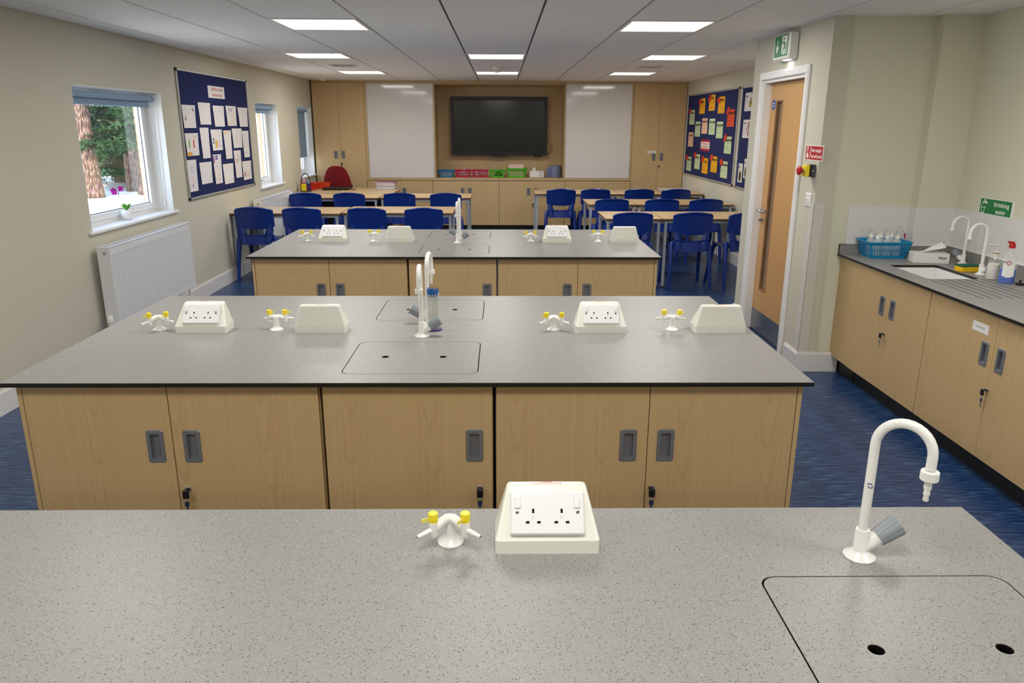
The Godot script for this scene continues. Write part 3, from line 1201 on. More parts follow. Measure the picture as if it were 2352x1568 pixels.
func cupboard(called: String, label: String, group: String, at: Vector3, turn: float, w: float, depth: float, y0: float, y1: float, doors: Array, hy: float, ly: float, plinth := true) -> Node3D:
	# local: x along the front, z out of the front, which is z = 0; doors [x0, x1, handle x, lock x]
	var o := thing(called, label, "cupboard", at, turn, group)
	var s := Sh.new()
	var f := -0.02
	s.span(v3(-w / 2, y0, -depth), v3(-w / 2 + 0.018, y1, f))
	s.span(v3(w / 2 - 0.018, y0, -depth), v3(w / 2, y1, f))
	s.span(v3(-w / 2 + 0.018, y0, -depth), v3(w / 2 - 0.018, y0 + 0.018, f))
	s.span(v3(-w / 2 + 0.018, y0, -depth), v3(w / 2 - 0.018, y1, -depth + 0.012))
	s.span(v3(-w / 2 + 0.018, y1 - 0.06, f - 0.018), v3(w / 2 - 0.018, y1, f))
	part("carcass", s, mats["maple"], o)
	for d in doors:
		door_panel(o, d[0], d[1], y0 + 0.002, y1 - 0.003, mats["maple"], d[2], hy, d[3], ly)
	if plinth:
		s = Sh.new()
		s.span(v3(-w / 2, 0, -depth + 0.05), v3(w / 2, y0, -0.065))
		part("plinth", s, mats["black"], o)
	return o


var key0: Node3D


func key_set(at: Vector3, turn: float, label: String):       # a black-headed key in its lock, a spare hanging from it
	if key0 == null:
		key0 = thing("cupboard_key", label, "key", at, turn, "keys left in the cupboard locks")
		var s := Sh.new()
		s.box(v3(0, -0.012, 0.024), v3(0.022, 0.032, 0.009), 0.003)
		s.t = Transform3D(Basis(v3(1, 0, 0), PI / 2), v3(0, 0, 0.006))
		s.lathe([Vector2(0.004, 0), Vector2(0.004, 0.015)], 8)
		part("key_head", s, mats["black"], key0)
		s = Sh.new()
		var pts := []
		for k in 13:
			pts.append(v3(0, -0.034 + 0.008 * sin(TAU * k / 12), 0.024 + 0.008 * cos(TAU * k / 12)))
		s.tube(pts, 0.0009, 5)
		part("key_ring", s, mats["chrome"], key0)
		s = Sh.new()
		s.prism(PackedVector2Array([Vector2(-0.004, -0.038), Vector2(-0.0085, -0.043), Vector2(-0.0085, -0.056), Vector2(-0.003, -0.062), Vector2(-0.003, -0.078), Vector2(-0.0015, -0.08), Vector2(-0.003, -0.083), Vector2(0, -0.09), Vector2(0.003, -0.085), Vector2(0.003, -0.062), Vector2(0.0085, -0.056), Vector2(0.0085, -0.043), Vector2(0.004, -0.038)]), 0.021, 0.023)
		part("spare_key", s, mats["chrome"], key0)
	else:
		dup(key0, at, turn, label)


func far_wall():
	var zf := -12.45
	var g := "tall cupboards at the far wall"
	cupboard("tall_cupboard", "tall maple two-door cupboard in the window-side corner behind the red chair", g, v3(-2.553, 0, zf), 0, 0.802, 0.6, 0.1, 2.312, [[-0.399, -0.0015, -0.074, null], [0.0015, 0.399, 0.042, 0.012]], 1.214, 1.085)
	cupboard("tall_cupboard", "tall maple two-door cupboard between the whiteboard and the noticeboard wall", g, v3(2.517, 0, zf), 0, 0.828, 0.6, 0.1, 2.312, [[-0.412, -0.0015, -0.062, null], [0.0015, 0.412, 0.062, 0.022]], 1.196, 1.062)
	key_set(v3(-2.541, 1.085, zf), 0, "key hanging in the lock of the window-side tall cupboard")
	key_set(v3(2.539, 1.062, zf), 0, "key in the lock of the tall cupboard by the noticeboard wall")
	var s := Sh.new()
	s.box(v3(0, 0, 0.0008), v3(0.14, 0.04, 0.0016))
	var lab := solo("door_label", s, mats["paper"], "white paper label above the handle of the tall cupboard by the noticeboards", "label", "", v3(2.42, 1.272, zf + 0.0005))
	s = Sh.new()
	s.box(v3(0, 0.002, 0.0018), v3(0.09, 0.007, 0.0004))
	part("print", s, mats["grey plastic"], lab)
	# top rail over the boards
	s = Sh.new()
	s.span(v3(-2.15, 2.308, -12.5), v3(2.1, 2.3449, zf + 0.0), 0.002)
	s.span(v3(-2.956, 2.314, -12.5), v3(-2.152, 2.3449, zf - 0.001))
	s.span(v3(2.102, 2.314, -12.5), v3(2.932, 2.3449, zf - 0.001))
	struct("trim_top", s, mats["maple"], "wooden rail along the top of the far wall cupboards")
	# base units
	var xs := [-2.147, -1.0935, -0.028, 1.0385, 2.1]
	var labs := ["low maple cupboard under the window-side whiteboard", "low maple cupboard under the blue and magenta baskets", "low maple cupboard under the green baskets and tissues", "low maple cupboard under the door-side whiteboard"]
	for i in 4:
		var w: float = xs[i + 1] - xs[i]
		var m := w / 2
		cupboard("base_cupboard", labs[i], "low cupboards along the far wall", v3((xs[i] + xs[i + 1]) / 2, 0, zf), 0, w - 0.004, 0.6, 0.1, 0.815, [[-m + 0.003, -0.0015, -0.055, null], [0.0015, m - 0.003, 0.06, 0.02]], 0.64, 0.46)
		key_set(v3((xs[i] + xs[i + 1]) / 2 + 0.02, 0.46, zf), 0, ["key in the low cupboard under the window-side whiteboard", "key in the low cupboard under the blue and magenta baskets", "key in the low cupboard under the green baskets", "key in the low cupboard under the door-side whiteboard"][i])
	s = Sh.new()
	s.span(v3(-2.15, 0.82, -13.09), v3(2.1, 0.855, zf + 0.012), 0.003)
	solo("counter_shelf", s, mats["maple"], "long maple shelf along the far wall carrying the coloured baskets", "shelf")
	s = Sh.new()       # the recess: back and cheeks
	s.span(v3(-1.06, 0.856, -13.1), v3(1.03, 2.306, -13.08))
	s.span(v3(-1.06, 0.856, -13.08), v3(-1.042, 2.306, -12.492))
	s.span(v3(1.012, 0.856, -13.08), v3(1.03, 2.306, -12.492))
	s.span(v3(-1.042, 2.288, -13.08), v3(1.012, 2.306, -12.49))
	var rp := thing("recess_panelling", "maple panelling of the recess round the big screen", "panelling")
	part("recess_box", s, mats["maple"], rp)
	for q in [[-2.15, -2.112], [2.0758, 2.1], [-1.0638, -1.043], [1.013, 1.028]]:
		s = Sh.new()
		s.span(v3(q[0], 0.856, -12.49), v3(q[1], 2.307, -12.4665))
		part("upright_strip", s, mats["maple"], rp)
	for q in [[-1.588, "whiteboard on the window side of the big screen"], [1.552, "whiteboard on the door side of the big screen"]]:
		var o := thing("whiteboard", "large glossy " + q[1], "whiteboard", v3(q[0], 1.582, -12.478), 0, "whiteboards at the far wall")
		s = Sh.new()
		s.box(v3(0, 0, 0), v3(1.032, 1.442, 0.016))
		part("panel", s, mats["whiteboard"], o)
		s = Sh.new()
		for e in [-1, 1]:
			s.box(v3(e * 0.518, 0, 0.001), v3(0.008, 1.45, 0.022), 0.001)
			s.box(v3(0, e * 0.722, 0.001), v3(1.03, 0.005, 0.022), 0.001)
		part("edge", s, mats["aluminium"], o)
	screen()
	shelf_things()


func screen():
	var o := thing("wall_screen", "large black flat screen mounted in the wooden recess", "screen", v3(-0.026, 1.662, -12.95))
	var w := 0.792
	var h := 0.462
	var s := Sh.new()
	s.box(v3(0, 0, 0), v3(2 * w, 2 * h, 0.08), 0.02)
	s.box(v3(0, 0, -0.07), v3(0.8, 0.5, 0.08))
	part("body", s, mats["tv black"], o)
	s = Sh.new()
	rect_frame(s, -w, w, -h, h, 0.05, 0.03, 0.046)
	s.span(v3(-w + 0.05, h - 0.06, 0.03), v3(w - 0.05, h - 0.05, 0.0455))
	part("bezel", s, mats["tv black"], o)
	s = Sh.new()
	s.box(v3(0, -0.0, 0.0405), v3(2 * w - 0.1, 2 * h - 0.1, 0.002))
	part("glass", s, mats["screen"], o)
	s = Sh.new()
	var pr := []
	for k in 13:
		var a := PI * k / 12
		pr.append(Vector2(-0.16 * cos(a), -h - 0.022 * sin(a)))
	s.prism(PackedVector2Array(pr), -0.01, 0.04)
	part("chin", s, mats["tv black"], o)
	s = Sh.new()
	s.box(v3(0.64, -h - 0.01, 0.0), v3(0.13, 0.03, 0.05), 0.004)
	part("receiver", s, mats["tv black"], o)
	text(o, "CLEVERTOUCH PLUS", v3(-w + 0.13, h - 0.025, 0.0465), 0.012, mat("badge grey", c8(120, 122, 124), 0.4), 0.17)
	s = Sh.new()
	s.tube([v3(-0.3, -h + 0.02, -0.02), v3(-0.18, -h - 0.045, -0.03), v3(0.0, -h - 0.062, -0.03), v3(0.16, -h - 0.04, -0.03), v3(0.25, -h + 0.02, -0.02)], 0.003, 6)
	solo("screen_cable", s, mats["grey plastic"], "thin grey cable sagging beneath the big screen", "cable", "", v3(-0.026, 1.662, -12.95))
	s = Sh.new()
	s.tube([v3(w - 0.01, -0.26, 0.0), v3(w + 0.03, -0.27, 0.02), v3(w + 0.085, -0.32, 0.03), v3(w + 0.088, -0.37, 0.03), v3(w + 0.05, -0.425, 0.02), v3(w - 0.002, -0.43, 0.01)], 0.004, 8)
	s.box(v3(w + 0.015, -0.43, 0.012), v3(0.04, 0.016, 0.014), 0.003)
	solo("looped_cable", s, mats["black"], "short black cable looping out of the screen's side", "cable", "", v3(-0.026, 1.662, -12.95))


func basket(called: String, label: String, group: String, at: Vector3, turn: float, w0: float, d0: float, w1: float, d1: float, h: float, rows: int, m: Material) -> Node3D:
	# open basket: base w0 x d0, rim w1 x d1; walls of upright bars between bands
	var o := thing(called, label, "basket", at, turn, group)
	var s := Sh.new()
	s.box(v3(0, 0.0015, 0), v3(w0, 0.003, d0))
	part("bottom", s, m, o)
	var t := 0.003
	var half := func(y): return Vector2(lerpf(w0, w1, y / h) / 2, lerpf(d0, d1, y / h) / 2)
	for side in 4:
		s = Sh.new()
		var wide: float = w0 if side % 2 == 0 else d0
		var n := maxi(4, int(wide / 0.0165))
		var bands := [[0.0, 0.16 * h], [0.82 * h, h]]
		if rows == 2:
			bands.insert(1, [0.475 * h, 0.525 * h])
		elif rows == 3:
			bands.insert(1, [0.36 * h, 0.4 * h])
			bands.insert(2, [0.6 * h, 0.64 * h])
		var pt := func(u, y, e):     # u from -1 to 1 along the side, e thickness outward
			var q: Vector2 = half.call(y)
			if side == 0:
				return v3(u * q.x, y, q.y + e)
			if side == 1:
				return v3(q.x + e, y, -u * q.y)
			if side == 2:
				return v3(-u * q.x, y, -q.y - e)
			return v3(-q.x - e, y, u * q.y)
		var slab4 := func(u0, u1, y0, y1):
			var q := []
			for e in [0.0, -t]:
				q.append([pt.call(u0, y0, e), pt.call(u1, y0, e), pt.call(u1, y1, e), pt.call(u0, y1, e)])
			s.quad(q[0][0], q[0][1], q[0][2], q[0][3])
			s.quad(q[1][1], q[1][0], q[1][3], q[1][2])
			for k in 4:
				var j := (k + 1) % 4
				s.quad(q[0][j], q[0][k], q[1][k], q[1][j])
		for b in bands:
			slab4.call(-1.0, 1.0, b[0], b[1])
		for k in n + 1:
			var u := -0.94 + 1.88 * k / n
			var bw := 0.0042 / wide * 2.0
			if k == 0 or k == n:
				bw = 0.09
			slab4.call(clampf(u - bw / 2, -1, 1), clampf(u + bw / 2, -1, 1), 0.1 * h, 0.9 * h)
		part("side", s, m, o)
	s = Sh.new()
	var pts := []
	var rr := s.ring_of([-w1 / 2 - 0.004, w1 / 2 + 0.004, -d1 / 2 - 0.004, d1 / 2 + 0.004], 0.02, 4)
	for q in rr:
		pts.append(v3(q.x, h, q.y))
	pts.append(pts[0])
	pts.append(pts[1])
	s.tube(pts, 0.006, 7)
	part("rim", s, m, o)
	return o


func shelf_things():
	var y := 0.8551
	var z := -12.78
	var blue := mat("basket blue", c8(0, 120, 176), 0.4)
	var mag := mat("basket magenta", c8(190, 10, 84), 0.4)
	var grn := mat("basket green", c8(70, 186, 20), 0.4)
	basket("storage_basket", "small blue basket at the window-side end of the far shelf", "storage baskets on the far shelf", v3(-0.895, y, z), 0, 0.215, 0.15, 0.255, 0.19, 0.108, 2, blue)
	basket("storage_basket", "magenta basket next to the blue one on the far shelf", "storage baskets on the far shelf", v3(-0.622, y, z), 0, 0.22, 0.15, 0.255, 0.19, 0.112, 2, mag)
	basket("storage_basket", "magenta basket next to the low green one on the far shelf", "storage baskets on the far shelf", v3(-0.341, y, z), 0, 0.22, 0.15, 0.255, 0.19, 0.112, 2, mag)
	basket("storage_basket", "low green basket of dark things on the far shelf", "storage baskets on the far shelf", v3(-0.058, y, z), 0, 0.22, 0.15, 0.255, 0.19, 0.108, 2, grn)
	basket("storage_basket", "tall green basket holding a box on the far shelf", "storage baskets on the far shelf", v3(0.26, y, z), 0, 0.275, 0.2, 0.325, 0.24, 0.14, 3, grn)
	var s := Sh.new()
	s.box(v3(0, 0.045, 0), v3(0.17, 0.05, 0.1), 0.004)
	s.box(v3(-0.01, 0.015, 0.03), v3(0.19, 0.02, 0.04), 0.003)
	solo("packet", s, mat("packet", c8(190, 196, 204), 0.6), "pale packets inside the blue basket on the far shelf", "packet", "", v3(-0.895, y + 0.004, z))
	var rng := RandomNumberGenerator.new()
	rng.seed = 4
	for q in [[-0.62, "white bottle tops heaped in the magenta basket next to the blue one", c8(225, 222, 220)], [-0.343, "rolled white papers inside the second magenta basket", c8(228, 222, 218)], [-0.056, "dark cables heaped in the low green basket", c8(26, 34, 30)]]:
		s = Sh.new()
		for k in 14:
			s.t = Transform3D(Basis.from_euler(v3(rng.randf_range(-0.3, 0.3), rng.randf() * TAU, PI / 2 + rng.randf_range(-0.3, 0.3))), v3(q[0] + rng.randf_range(-0.058, 0.058), y + 0.024 + 0.0062 * k, z + rng.randf_range(-0.03, 0.03)))
			s.lathe([Vector2(0, -0.03), Vector2(0.012, -0.03), Vector2(0.013, 0.03), Vector2(0, 0.03)], 10)
		s.t = Transform3D.IDENTITY
		var hp := solo("basket_filling", s, mat("filling" + str(q[0]), q[2], 0.6), q[1], "basket contents")
		hp.set_meta("kind", "stuff")
	s = Sh.new()
	s.box(v3(0, 0.1, 0.0), v3(0.25, 0.19, 0.16), 0.003)
	s.box(v3(0, 0.197, 0.0), v3(0.2, 0.012, 0.13))
	solo("carton", s, mat("pink carton", c8(232, 196, 184), 0.8), "pink and white carton standing in the tall green basket", "box", "", v3(0.255, y + 0.004, z))
	# tissue boxes, one on the other
	for k in 2:
		var o := thing("tissue_box", ["lower of two white tissue boxes stacked on the far shelf", "upper of two white tissue boxes on the far shelf, tissue pulled out"][k], "tissue box", v3(0.592, y + 0.051 * k, z), 0, "tissue boxes on the far shelf")
		s = Sh.new()
		s.box(v3(0, 0.025, 0), v3(0.232, 0.049, 0.12), 0.002)
		part("carton", s, mats["paper"], o)
		text(o, "Whisper", v3(0.065, 0.028, 0.0602), 0.016, mat("box print", c8(30, 40, 110), 0.6), 0.06)
		if k == 1:
			s = Sh.new()
			s.sheet(8, 6, func(u, v): return v3(-0.04 + 0.02 * sin(v * 6.0) * u + (v - 0.5) * 0.05, 0.049 + 0.075 * u * (0.6 + 0.4 * sin(v * PI)), (v - 0.5) * 0.03 + 0.01 * u), 0.001)
			part("tissue", s, mats["paper"], o)
	var roll := mat("blue paper", c8(120, 128, 166), 0.9)
	var o2 := thing("paper_roll", "big blue paper towel roll at the end of the far shelf", "paper roll", v3(0.9, y, z - 0.02))
	s = Sh.new()
	s.lathe([Vector2(0.02, 0), Vector2(0.098, 0), Vector2(0.1, 0.004), Vector2(0.1, 0.178), Vector2(0.098, 0.182), Vector2(0.022, 0.182), Vector2(0.02, 0.17)], 32)
	part("roll", s, roll, o2)
	s = Sh.new()
	s.sheet(8, 6, func(u, v): return v3(-0.085 - 0.085 * u + 0.015 * sin(v * 3.0), lerpf(0.001, 0.18 - 0.07 * u, v), 0.06 + 0.06 * u + 0.03 * (1.0 - v) * u), 0.001)
	part("loose_sheet", s, roll, o2)


# ------------------------------------------------------------------ lab benches
const TOP := 0.85


func worktop(called: String, label: String, group: String, x0, x1, z0, z1, holes: Array) -> Node3D:
	var o := thing(called, label, "worktop", Vector3.ZERO, 0, group)
	var s := Sh.new()
	s.slab(x0, x1, z0, z1, TOP - 0.0155, TOP - 0.0016, holes, 0.032)
	part("core", s, mats["black laminate core"], o)
	s = Sh.new()
	s.slab(x0 + 0.0008, x1 - 0.0008, z0 + 0.0008, z1 - 0.0008, TOP - 0.0016, TOP, holes, 0.032)
	part("surface", s, mats["worktop"], o)
	return o


func sink_cover(label: String, x0, x1, z0, z1):
	var o := thing("sink_cover", label, "sink cover", Vector3.ZERO, 0, "lift-out sink covers in the benches")
	var g := 0.0034
	var zc: float = (z0 + z1) / 2
	var hs := [Vector2(x0 + 0.127, zc), Vector2(x0 + 0.339, zc)]
	var s := Sh.new()
	s.lid(x0 + g, x1 - g, z0 + g, z1 - g, TOP - 0.0155, TOP - 0.0016, 0.03, hs, 0.0135)
	part("core", s, mats["black laminate core"], o)
	s = Sh.new()
	s.lid(x0 + g, x1 - g, z0 + g, z1 - g, TOP - 0.0016, TOP, 0.03, hs, 0.0135)
	part("surface", s, mats["worktop"], o)
	# the sink under it: a dark open tub hung from the bench
	var k := thing("sink_tub", "dark sink tub below the cover " + label.get_slice("finger holes ", 1), "sink", Vector3.ZERO, 0, "sink tubs under the covers")
	s = Sh.new()
	var y1 := TOP - 0.0165
	s.span(v3(x0 + 0.004, 0.62, z0 + 0.004), v3(x1 - 0.004, 0.63, z1 - 0.004))
	s.span(v3(x0 + 0.002, 0.62, z0 - 0.008), v3(x1 - 0.002, y1, z0 - 0.0005))
	s.span(v3(x0 + 0.002, 0.62, z1 + 0.0005), v3(x1 - 0.002, y1, z1 + 0.008))
	s.span(v3(x0 - 0.008, 0.62, z0), v3(x0 - 0.0005, y1, z1))
	s.span(v3(x1 + 0.0005, 0.62, z0), v3(x1 + 0.008, y1, z1))
	part("tub", s, mats["hole black"], k)


var gas0: Node3D
var sock0: Node3D
var tap0: Node3D


func gas_tap(at: Vector3, turn: float, label: String):
	if gas0:
		dup(gas0, at, turn, label)
		return
	gas0 = thing("gas_tap", label, "gas tap", at, turn, "twin gas taps with yellow levers on the benches")
	var w: Material = mats["white plastic"]
	var s := Sh.new()
	s.lathe([Vector2(0.0265, 0), Vector2(0.027, 0.003), Vector2(0.0255, 0.0045), Vector2(0.016, 0.0105), Vector2(0.0118, 0.0155), Vector2(0.011, 0.022), Vector2(0.0105, 0.05), Vector2(0, 0.056)], 30)
	for e in [-1, 1]:
		s.tube([v3(-e * 0.004, 0.049, -0.004), v3(0, 0.0535, -0.001), v3(e * 0.007, 0.055, 0.004), v3(e * 0.017, 0.0515, 0.012), v3(e * 0.0255, 0.0475, 0.019), v3(e * 0.033, 0.0445, 0.0245)], [0.0095, 0.0103, 0.0103, 0.0098, 0.0092, 0.0085], 16)
	part("body", s, w, gas0)
	for e in [-1, 1]:
		s = Sh.new()
		s.t = Transform3D(Basis.IDENTITY, v3(e * 0.032, 0.028, 0.024))
		s.lathe([Vector2(0, 0), Vector2(0.0088, 0.0), Vector2(0.0095, 0.003), Vector2(0.0095, 0.032), Vector2(0, 0.032)], 18)
		var v := part("valve", s, w, gas0)
		s = Sh.new()
		var a := v3(e * 0.032, 0.044, 0.026)
		var b := v3(e * 0.062, 0.038, 0.046)
		var pts := []
		var rad := []
		var rr := [0.0078, 0.0062, 0.0054, 0.0057, 0.0049, 0.0053, 0.0045, 0.0049, 0.0041, 0.0036]
		for k in 10:
			pts.append(a.lerp(b, k / 9.0))
			rad.append(rr[k])
		s.tube(pts, rad, 12)
		part("nozzle", s, w, v)
		s = Sh.new()
		var d := (b - a).normalized()
		s.tube([b, b + d * 0.0004], 0.0022, 10)
		part("nozzle_bore", s, mats["ink"], v)
		s = Sh.new()
		s.t = Transform3D(Basis.IDENTITY, v3(e * 0.032, 0.06, 0.024))
		s.lathe([Vector2(0.0088, 0), Vector2(0.0088, 0.004), Vector2(0.01, 0.005), Vector2(0.01, 0.0185), Vector2(0.0085, 0.02), Vector2(0, 0.0205)], 20)
		var c := part("cap", s, mats["yellow plastic"], gas0)
		s = Sh.new()
		var ang := 2.7 if e < 0 else 2.2
		s.t = Transform3D(Basis(Vector3.UP, -ang), v3(e * 0.032, 0.0675, 0.024))
		s.box(v3(0.016, -0.001, 0), v3(0.018, 0.009, 0.0022), 0.0008)
		part("lever", s, mats["pale yellow plastic"], c)


func socket_box(at: Vector3, turn: float, label: String):
	if sock0:
		dup(sock0, at, turn, label)
		return
	sock0 = thing("socket_box", label, "socket box", at, turn, "bench socket boxes")
	# origin: the middle of the base; the sloping socket face looks along +z
	var s := Sh.new()
	var rings := []
	for q in [[0.0, 0.1045, -0.05, 0.05, 0.008], [0.028, 0.1045, -0.05, 0.05, 0.008], [0.0325, 0.103, -0.0495, 0.0465, 0.008], [0.109, 0.082, -0.0395, -0.012, 0.006], [0.1145, 0.079, -0.037, -0.0165, 0.005], [0.1165, 0.073, -0.033, -0.021, 0.004]]:
		var ring := []
		for p in s.ring_of([-q[1], q[1], q[2], q[3]], q[4], 4):
			ring.append(v3(p.x, q[0], p.y))
		rings.append(ring)
	s.loft([rings[0], rings[1]], false, true)
	s.loft([rings[1], rings[2]], false, true)
	s.loft([rings[2], rings[3]], false, true)
	s.loft([rings[3], rings[4], rings[5]], true, true)
	part("housing", s, mats["socket housing"], sock0)
	var tilt := atan2(0.0465 + 0.012, 0.109 - 0.0325)
	var fr := Transform3D(Basis(v3(1, 0, 0), -tilt), v3(0, 0.0708, 0.01725))
	var pl := Sh.new()
	pl.t = fr
	pl.box(v3(0, 0.0, 0.005), v3(0.149, 0.0855, 0.01), 0.003)
	var plate := part("face_plate", pl, mats["socket plate"], sock0)
	for e in [-1, 1]:
		pl = Sh.new()
		pl.t = fr
		pl.box(v3(e * 0.0595, 0.0205, 0.0112), v3(0.0125, 0.024, 0.005), 0.0018)
		part("switch", pl, mats["socket plate"], plate)
		pl = Sh.new()
		pl.t = fr * Transform3D(Basis(v3(1, 0, 0), PI / 2), v3(e * 0.0605, 0.0015, 0.0098))
		pl.lathe([Vector2(0.0037, 0), Vector2(0.0036, 0.0008), Vector2(0, 0.0012)], 14)
		pl.box(v3(0, 0.0012, 0), v3(0.0012, 0.0006, 0.006))
		part("screw", pl, mats["chrome"], plate)
		pl = Sh.new()
		pl.t = fr
		var cx: float = e * 0.0285
		pl.box(v3(cx, 0.0038, 0.0101), v3(0.0045, 0.0088, 0.0004))
		for k in [-1, 1]:
			pl.box(v3(cx + k * 0.0112, -0.0185, 0.0101), v3(0.0072, 0.0048, 0.0004))
		part("pin_holes", pl, mats["hole black"], plate)
		pl = Sh.new()
		pl.t = fr
		pl.box(v3(cx, -0.0085, 0.0101), v3(0.009, 0.007, 0.0006), 0.0002)
		part("emblem", pl, mats["socket plate"], plate)
		var tx := text(plate, "MK", Vector3.ZERO, 0.0036, mat("emblem grey", c8(214, 214, 216), 0.3), 0.0)
		tx.transform = fr * Transform3D(Basis.IDENTITY, v3(cx, -0.0085, 0.0105))
	pl = Sh.new()
	var ft := Transform3D(Basis(v3(1, 0, 0), -PI / 2 + 0.06), v3(0, 0.1168, -0.0265))
	pl.t = ft
	pl.box(v3(0, 0, 0), v3(0.075, 0.0098, 0.0006))
	var wl := part("warning_label", pl, mats["sign white"], sock0)
	var ws := ["WARNING", "Do not connect or operate electrical appliances", "in wet conditions or with wet hands"]
	for k in 3:
		var tx := text(wl, ws[k], Vector3.ZERO, 0.0026 if k == 0 else 0.0017, mats["red sign"], 0.022 if k == 0 else 0.062, null, "lettering", 0.0002)
		tx.transform = ft * Transform3D(Basis.IDENTITY.scaled(v3(tx.scale.x, 1, 1)), v3(0, 0.0032 - 0.0034 * k, 0.0004))


func water_tap(at: Vector3, turn: float, label: String, neck := 0.0, serrated := true) -> Node3D:
	# knob along +x, neck bending towards +z turned by neck about the pipe
	if tap0 and serrated:
		var r := dup(tap0, at, turn, label)
		for c in r.get_children():
			if c.name.begins_with("neck"):
				c.rotation.y = neck
		return r
	var w: Material = mats["white plastic"]
	var o := thing("water_tap", label, "tap", at, turn, "white swan-neck water taps")
	var s := Sh.new()
	s.lathe([Vector2(0.0295, 0), Vector2(0.0305, 0.0025), Vector2(0.027, 0.006), Vector2(0.0165, 0.0125), Vector2(0.0135, 0.017), Vector2(0.0135, 0.058), Vector2(0.0125, 0.0605), Vector2(0, 0.0605)], 28)
	s.t = Transform3D(Basis(v3(0, 0, 1), -0.96), v3(0, 0.017, 0))
	s.lathe([Vector2(0.0125, 0), Vector2(0.0135, 0.02), Vector2(0.017, 0.042), Vector2(0, 0.042)], 22)
	part("body", s, w, o)
	s = Sh.new()
	s.t = Transform3D(Basis(v3(0, 0, 1), -0.96), v3(0, 0.017, 0))
	s.soft()
	var rings := []
	for q in [[0.04, 0.0182, 0.0], [0.046, 0.0186, 0.0], [0.052, 0.019, 0.05], [0.086, 0.0222, 0.06], [0.088, 0.0214, 0.06]]:
		var ring := []
		for j in 48:
			var a := TAU * j / 48
			var rr: float = q[1] * (1.0 - q[2] * (1.0 if j % 6 < 2 else 0.0))
			ring.append(v3(cos(a) * rr, q[0], sin(a) * rr))
		rings.append(ring)
	s.loft(rings)
	part("knob", s, mats["grey plastic"], o)
	var n := Node3D.new()
	n.name = "neck"
	o.add_child(n, true)
	n.rotation.y = neck
	s = Sh.new()
	var pts := [v3(0, 0.06, 0), v3(0, 0.12, 0), v3(0, 0.2, 0)]
	var R := 0.049
	var top := 0.243
	for k in 17:
		var a := PI * k / 16.0
		pts.append(v3(0, top + R * sin(a) * 1.05, R - R * cos(a)))
	pts.append(v3(0, top - 0.025, 2 * R))
	s.tube(pts, 0.0092, 16)
	var nk := part("neck_pipe", s, w, n)
	s = Sh.new()
	for k in 2:
		s.t = Transform3D(Basis(Vector3.UP, -neck - 0.5 + 0.2 * k), v3(0, 0.158, 0))
		var arc := []
		for j in 7:
			var a := PI * (0.1 + 0.8 * j / 6.0) + PI * k
			arc.append(v3(0.0045 * cos(a), 0.0045 * sin(a), 0.0094 - 0.0011 * pow(cos(a), 2.0)))
		s.tube(arc, 0.0009, 5)
	part("emblem", s, mat("emblem blue", c8(24, 40, 110), 0.4), n)
	s = Sh.new()
	var c := v3(0, top - 0.025, 2 * R)
	s.t = Transform3D(Basis.IDENTITY, c)
	if serrated:
		rings = []
		for q in [[-0.021, 0.0145], [-0.0195, 0.016], [-0.004, 0.016], [-0.002, 0.0145]]:
			var ring := []
			for j in 60:
				var a := TAU * j / 60
				var rr: float = q[1] * (1.0 - 0.05 * (j % 2))
				ring.append(v3(cos(a) * rr, q[0], sin(a) * rr))
			rings.append(ring)
		s.loft(rings, true, false)
		part("nut", s, w, n)
		s = Sh.new()
		s.t = Transform3D(Basis.IDENTITY, c)
		s.lathe([Vector2(0, -0.064), Vector2(0.004, -0.0635), Vector2(0.0055, -0.06), Vector2(0.0042, -0.0535), Vector2(0.0058, -0.05), Vector2(0.0062, -0.047), Vector2(0.005, -0.042), Vector2(0.007, -0.037), Vector2(0.0072, -0.033), Vector2(0.006, -0.029), Vector2(0.0075, -0.026), Vector2(0.0075, -0.021), Vector2(0, -0.021)], 20, 3.0)
		part("nozzle", s, w, n)
	else:
		s.lathe([Vector2(0, -0.012), Vector2(0.0115, -0.012), Vector2(0.013, -0.01), Vector2(0.013, -0.002), Vector2(0.011, 0.002), Vector2(0, 0.002)], 22)
		part("nut", s, w, n)
	if serrated:
		tap0 = o
	return o


func bench(which: String, zf: float, x0: float, x1: float, depth: float, covers: Array, units: Array):
	var holes := []
	var zb := zf - depth
	for c in covers:
		holes.append([c[0], c[1], c[2], c[3]])
	var nm := which.get_slice(",", 0).get_slice(" with", 0)
	worktop("bench_worktop", "speckled grey worktop with black edge of the " + which, "worktops of the island benches", x0, x1, zb, zf, holes)
	for i in covers.size():
		sink_cover(covers[i][4], covers[i][0], covers[i][1], covers[i][2], covers[i][3])
	var d := depth - 0.09
	for u in units:       # [x0, x1, door list, label]
		var cx: float = (u[0] + u[1]) / 2
		cupboard("bench_cupboard", u[3] + " under the " + nm, "maple cupboards of the island benches", v3(cx, 0, zf - 0.045), 0, u[1] - u[0], d, 0.1, TOP - 0.02, u[2], 0.604, 0.445)
		for q in u[2]:
			if q[3] != null and nm == "middle bench":
				key_set(v3(cx + q[3], 0.445, zf - 0.045), 0, "black-headed key with spare in the %s under the %s" % [u[3].trim_prefix("maple ").trim_suffix(","), nm])
	# end panels
	for e in [[x0 + 0.02, "window side"], [x1 - 0.0325, "door side"]]:
		var s := Sh.new()
		s.span(v3(e[0], 0, zb + 0.045), v3(e[0] + 0.016, TOP - 0.017, zf - 0.047), 0.001)
		solo("end_panel", s, mats["maple"], "maple end panel of the %s, %s" % [nm, e[1]], "panel", "end panels of the island benches")


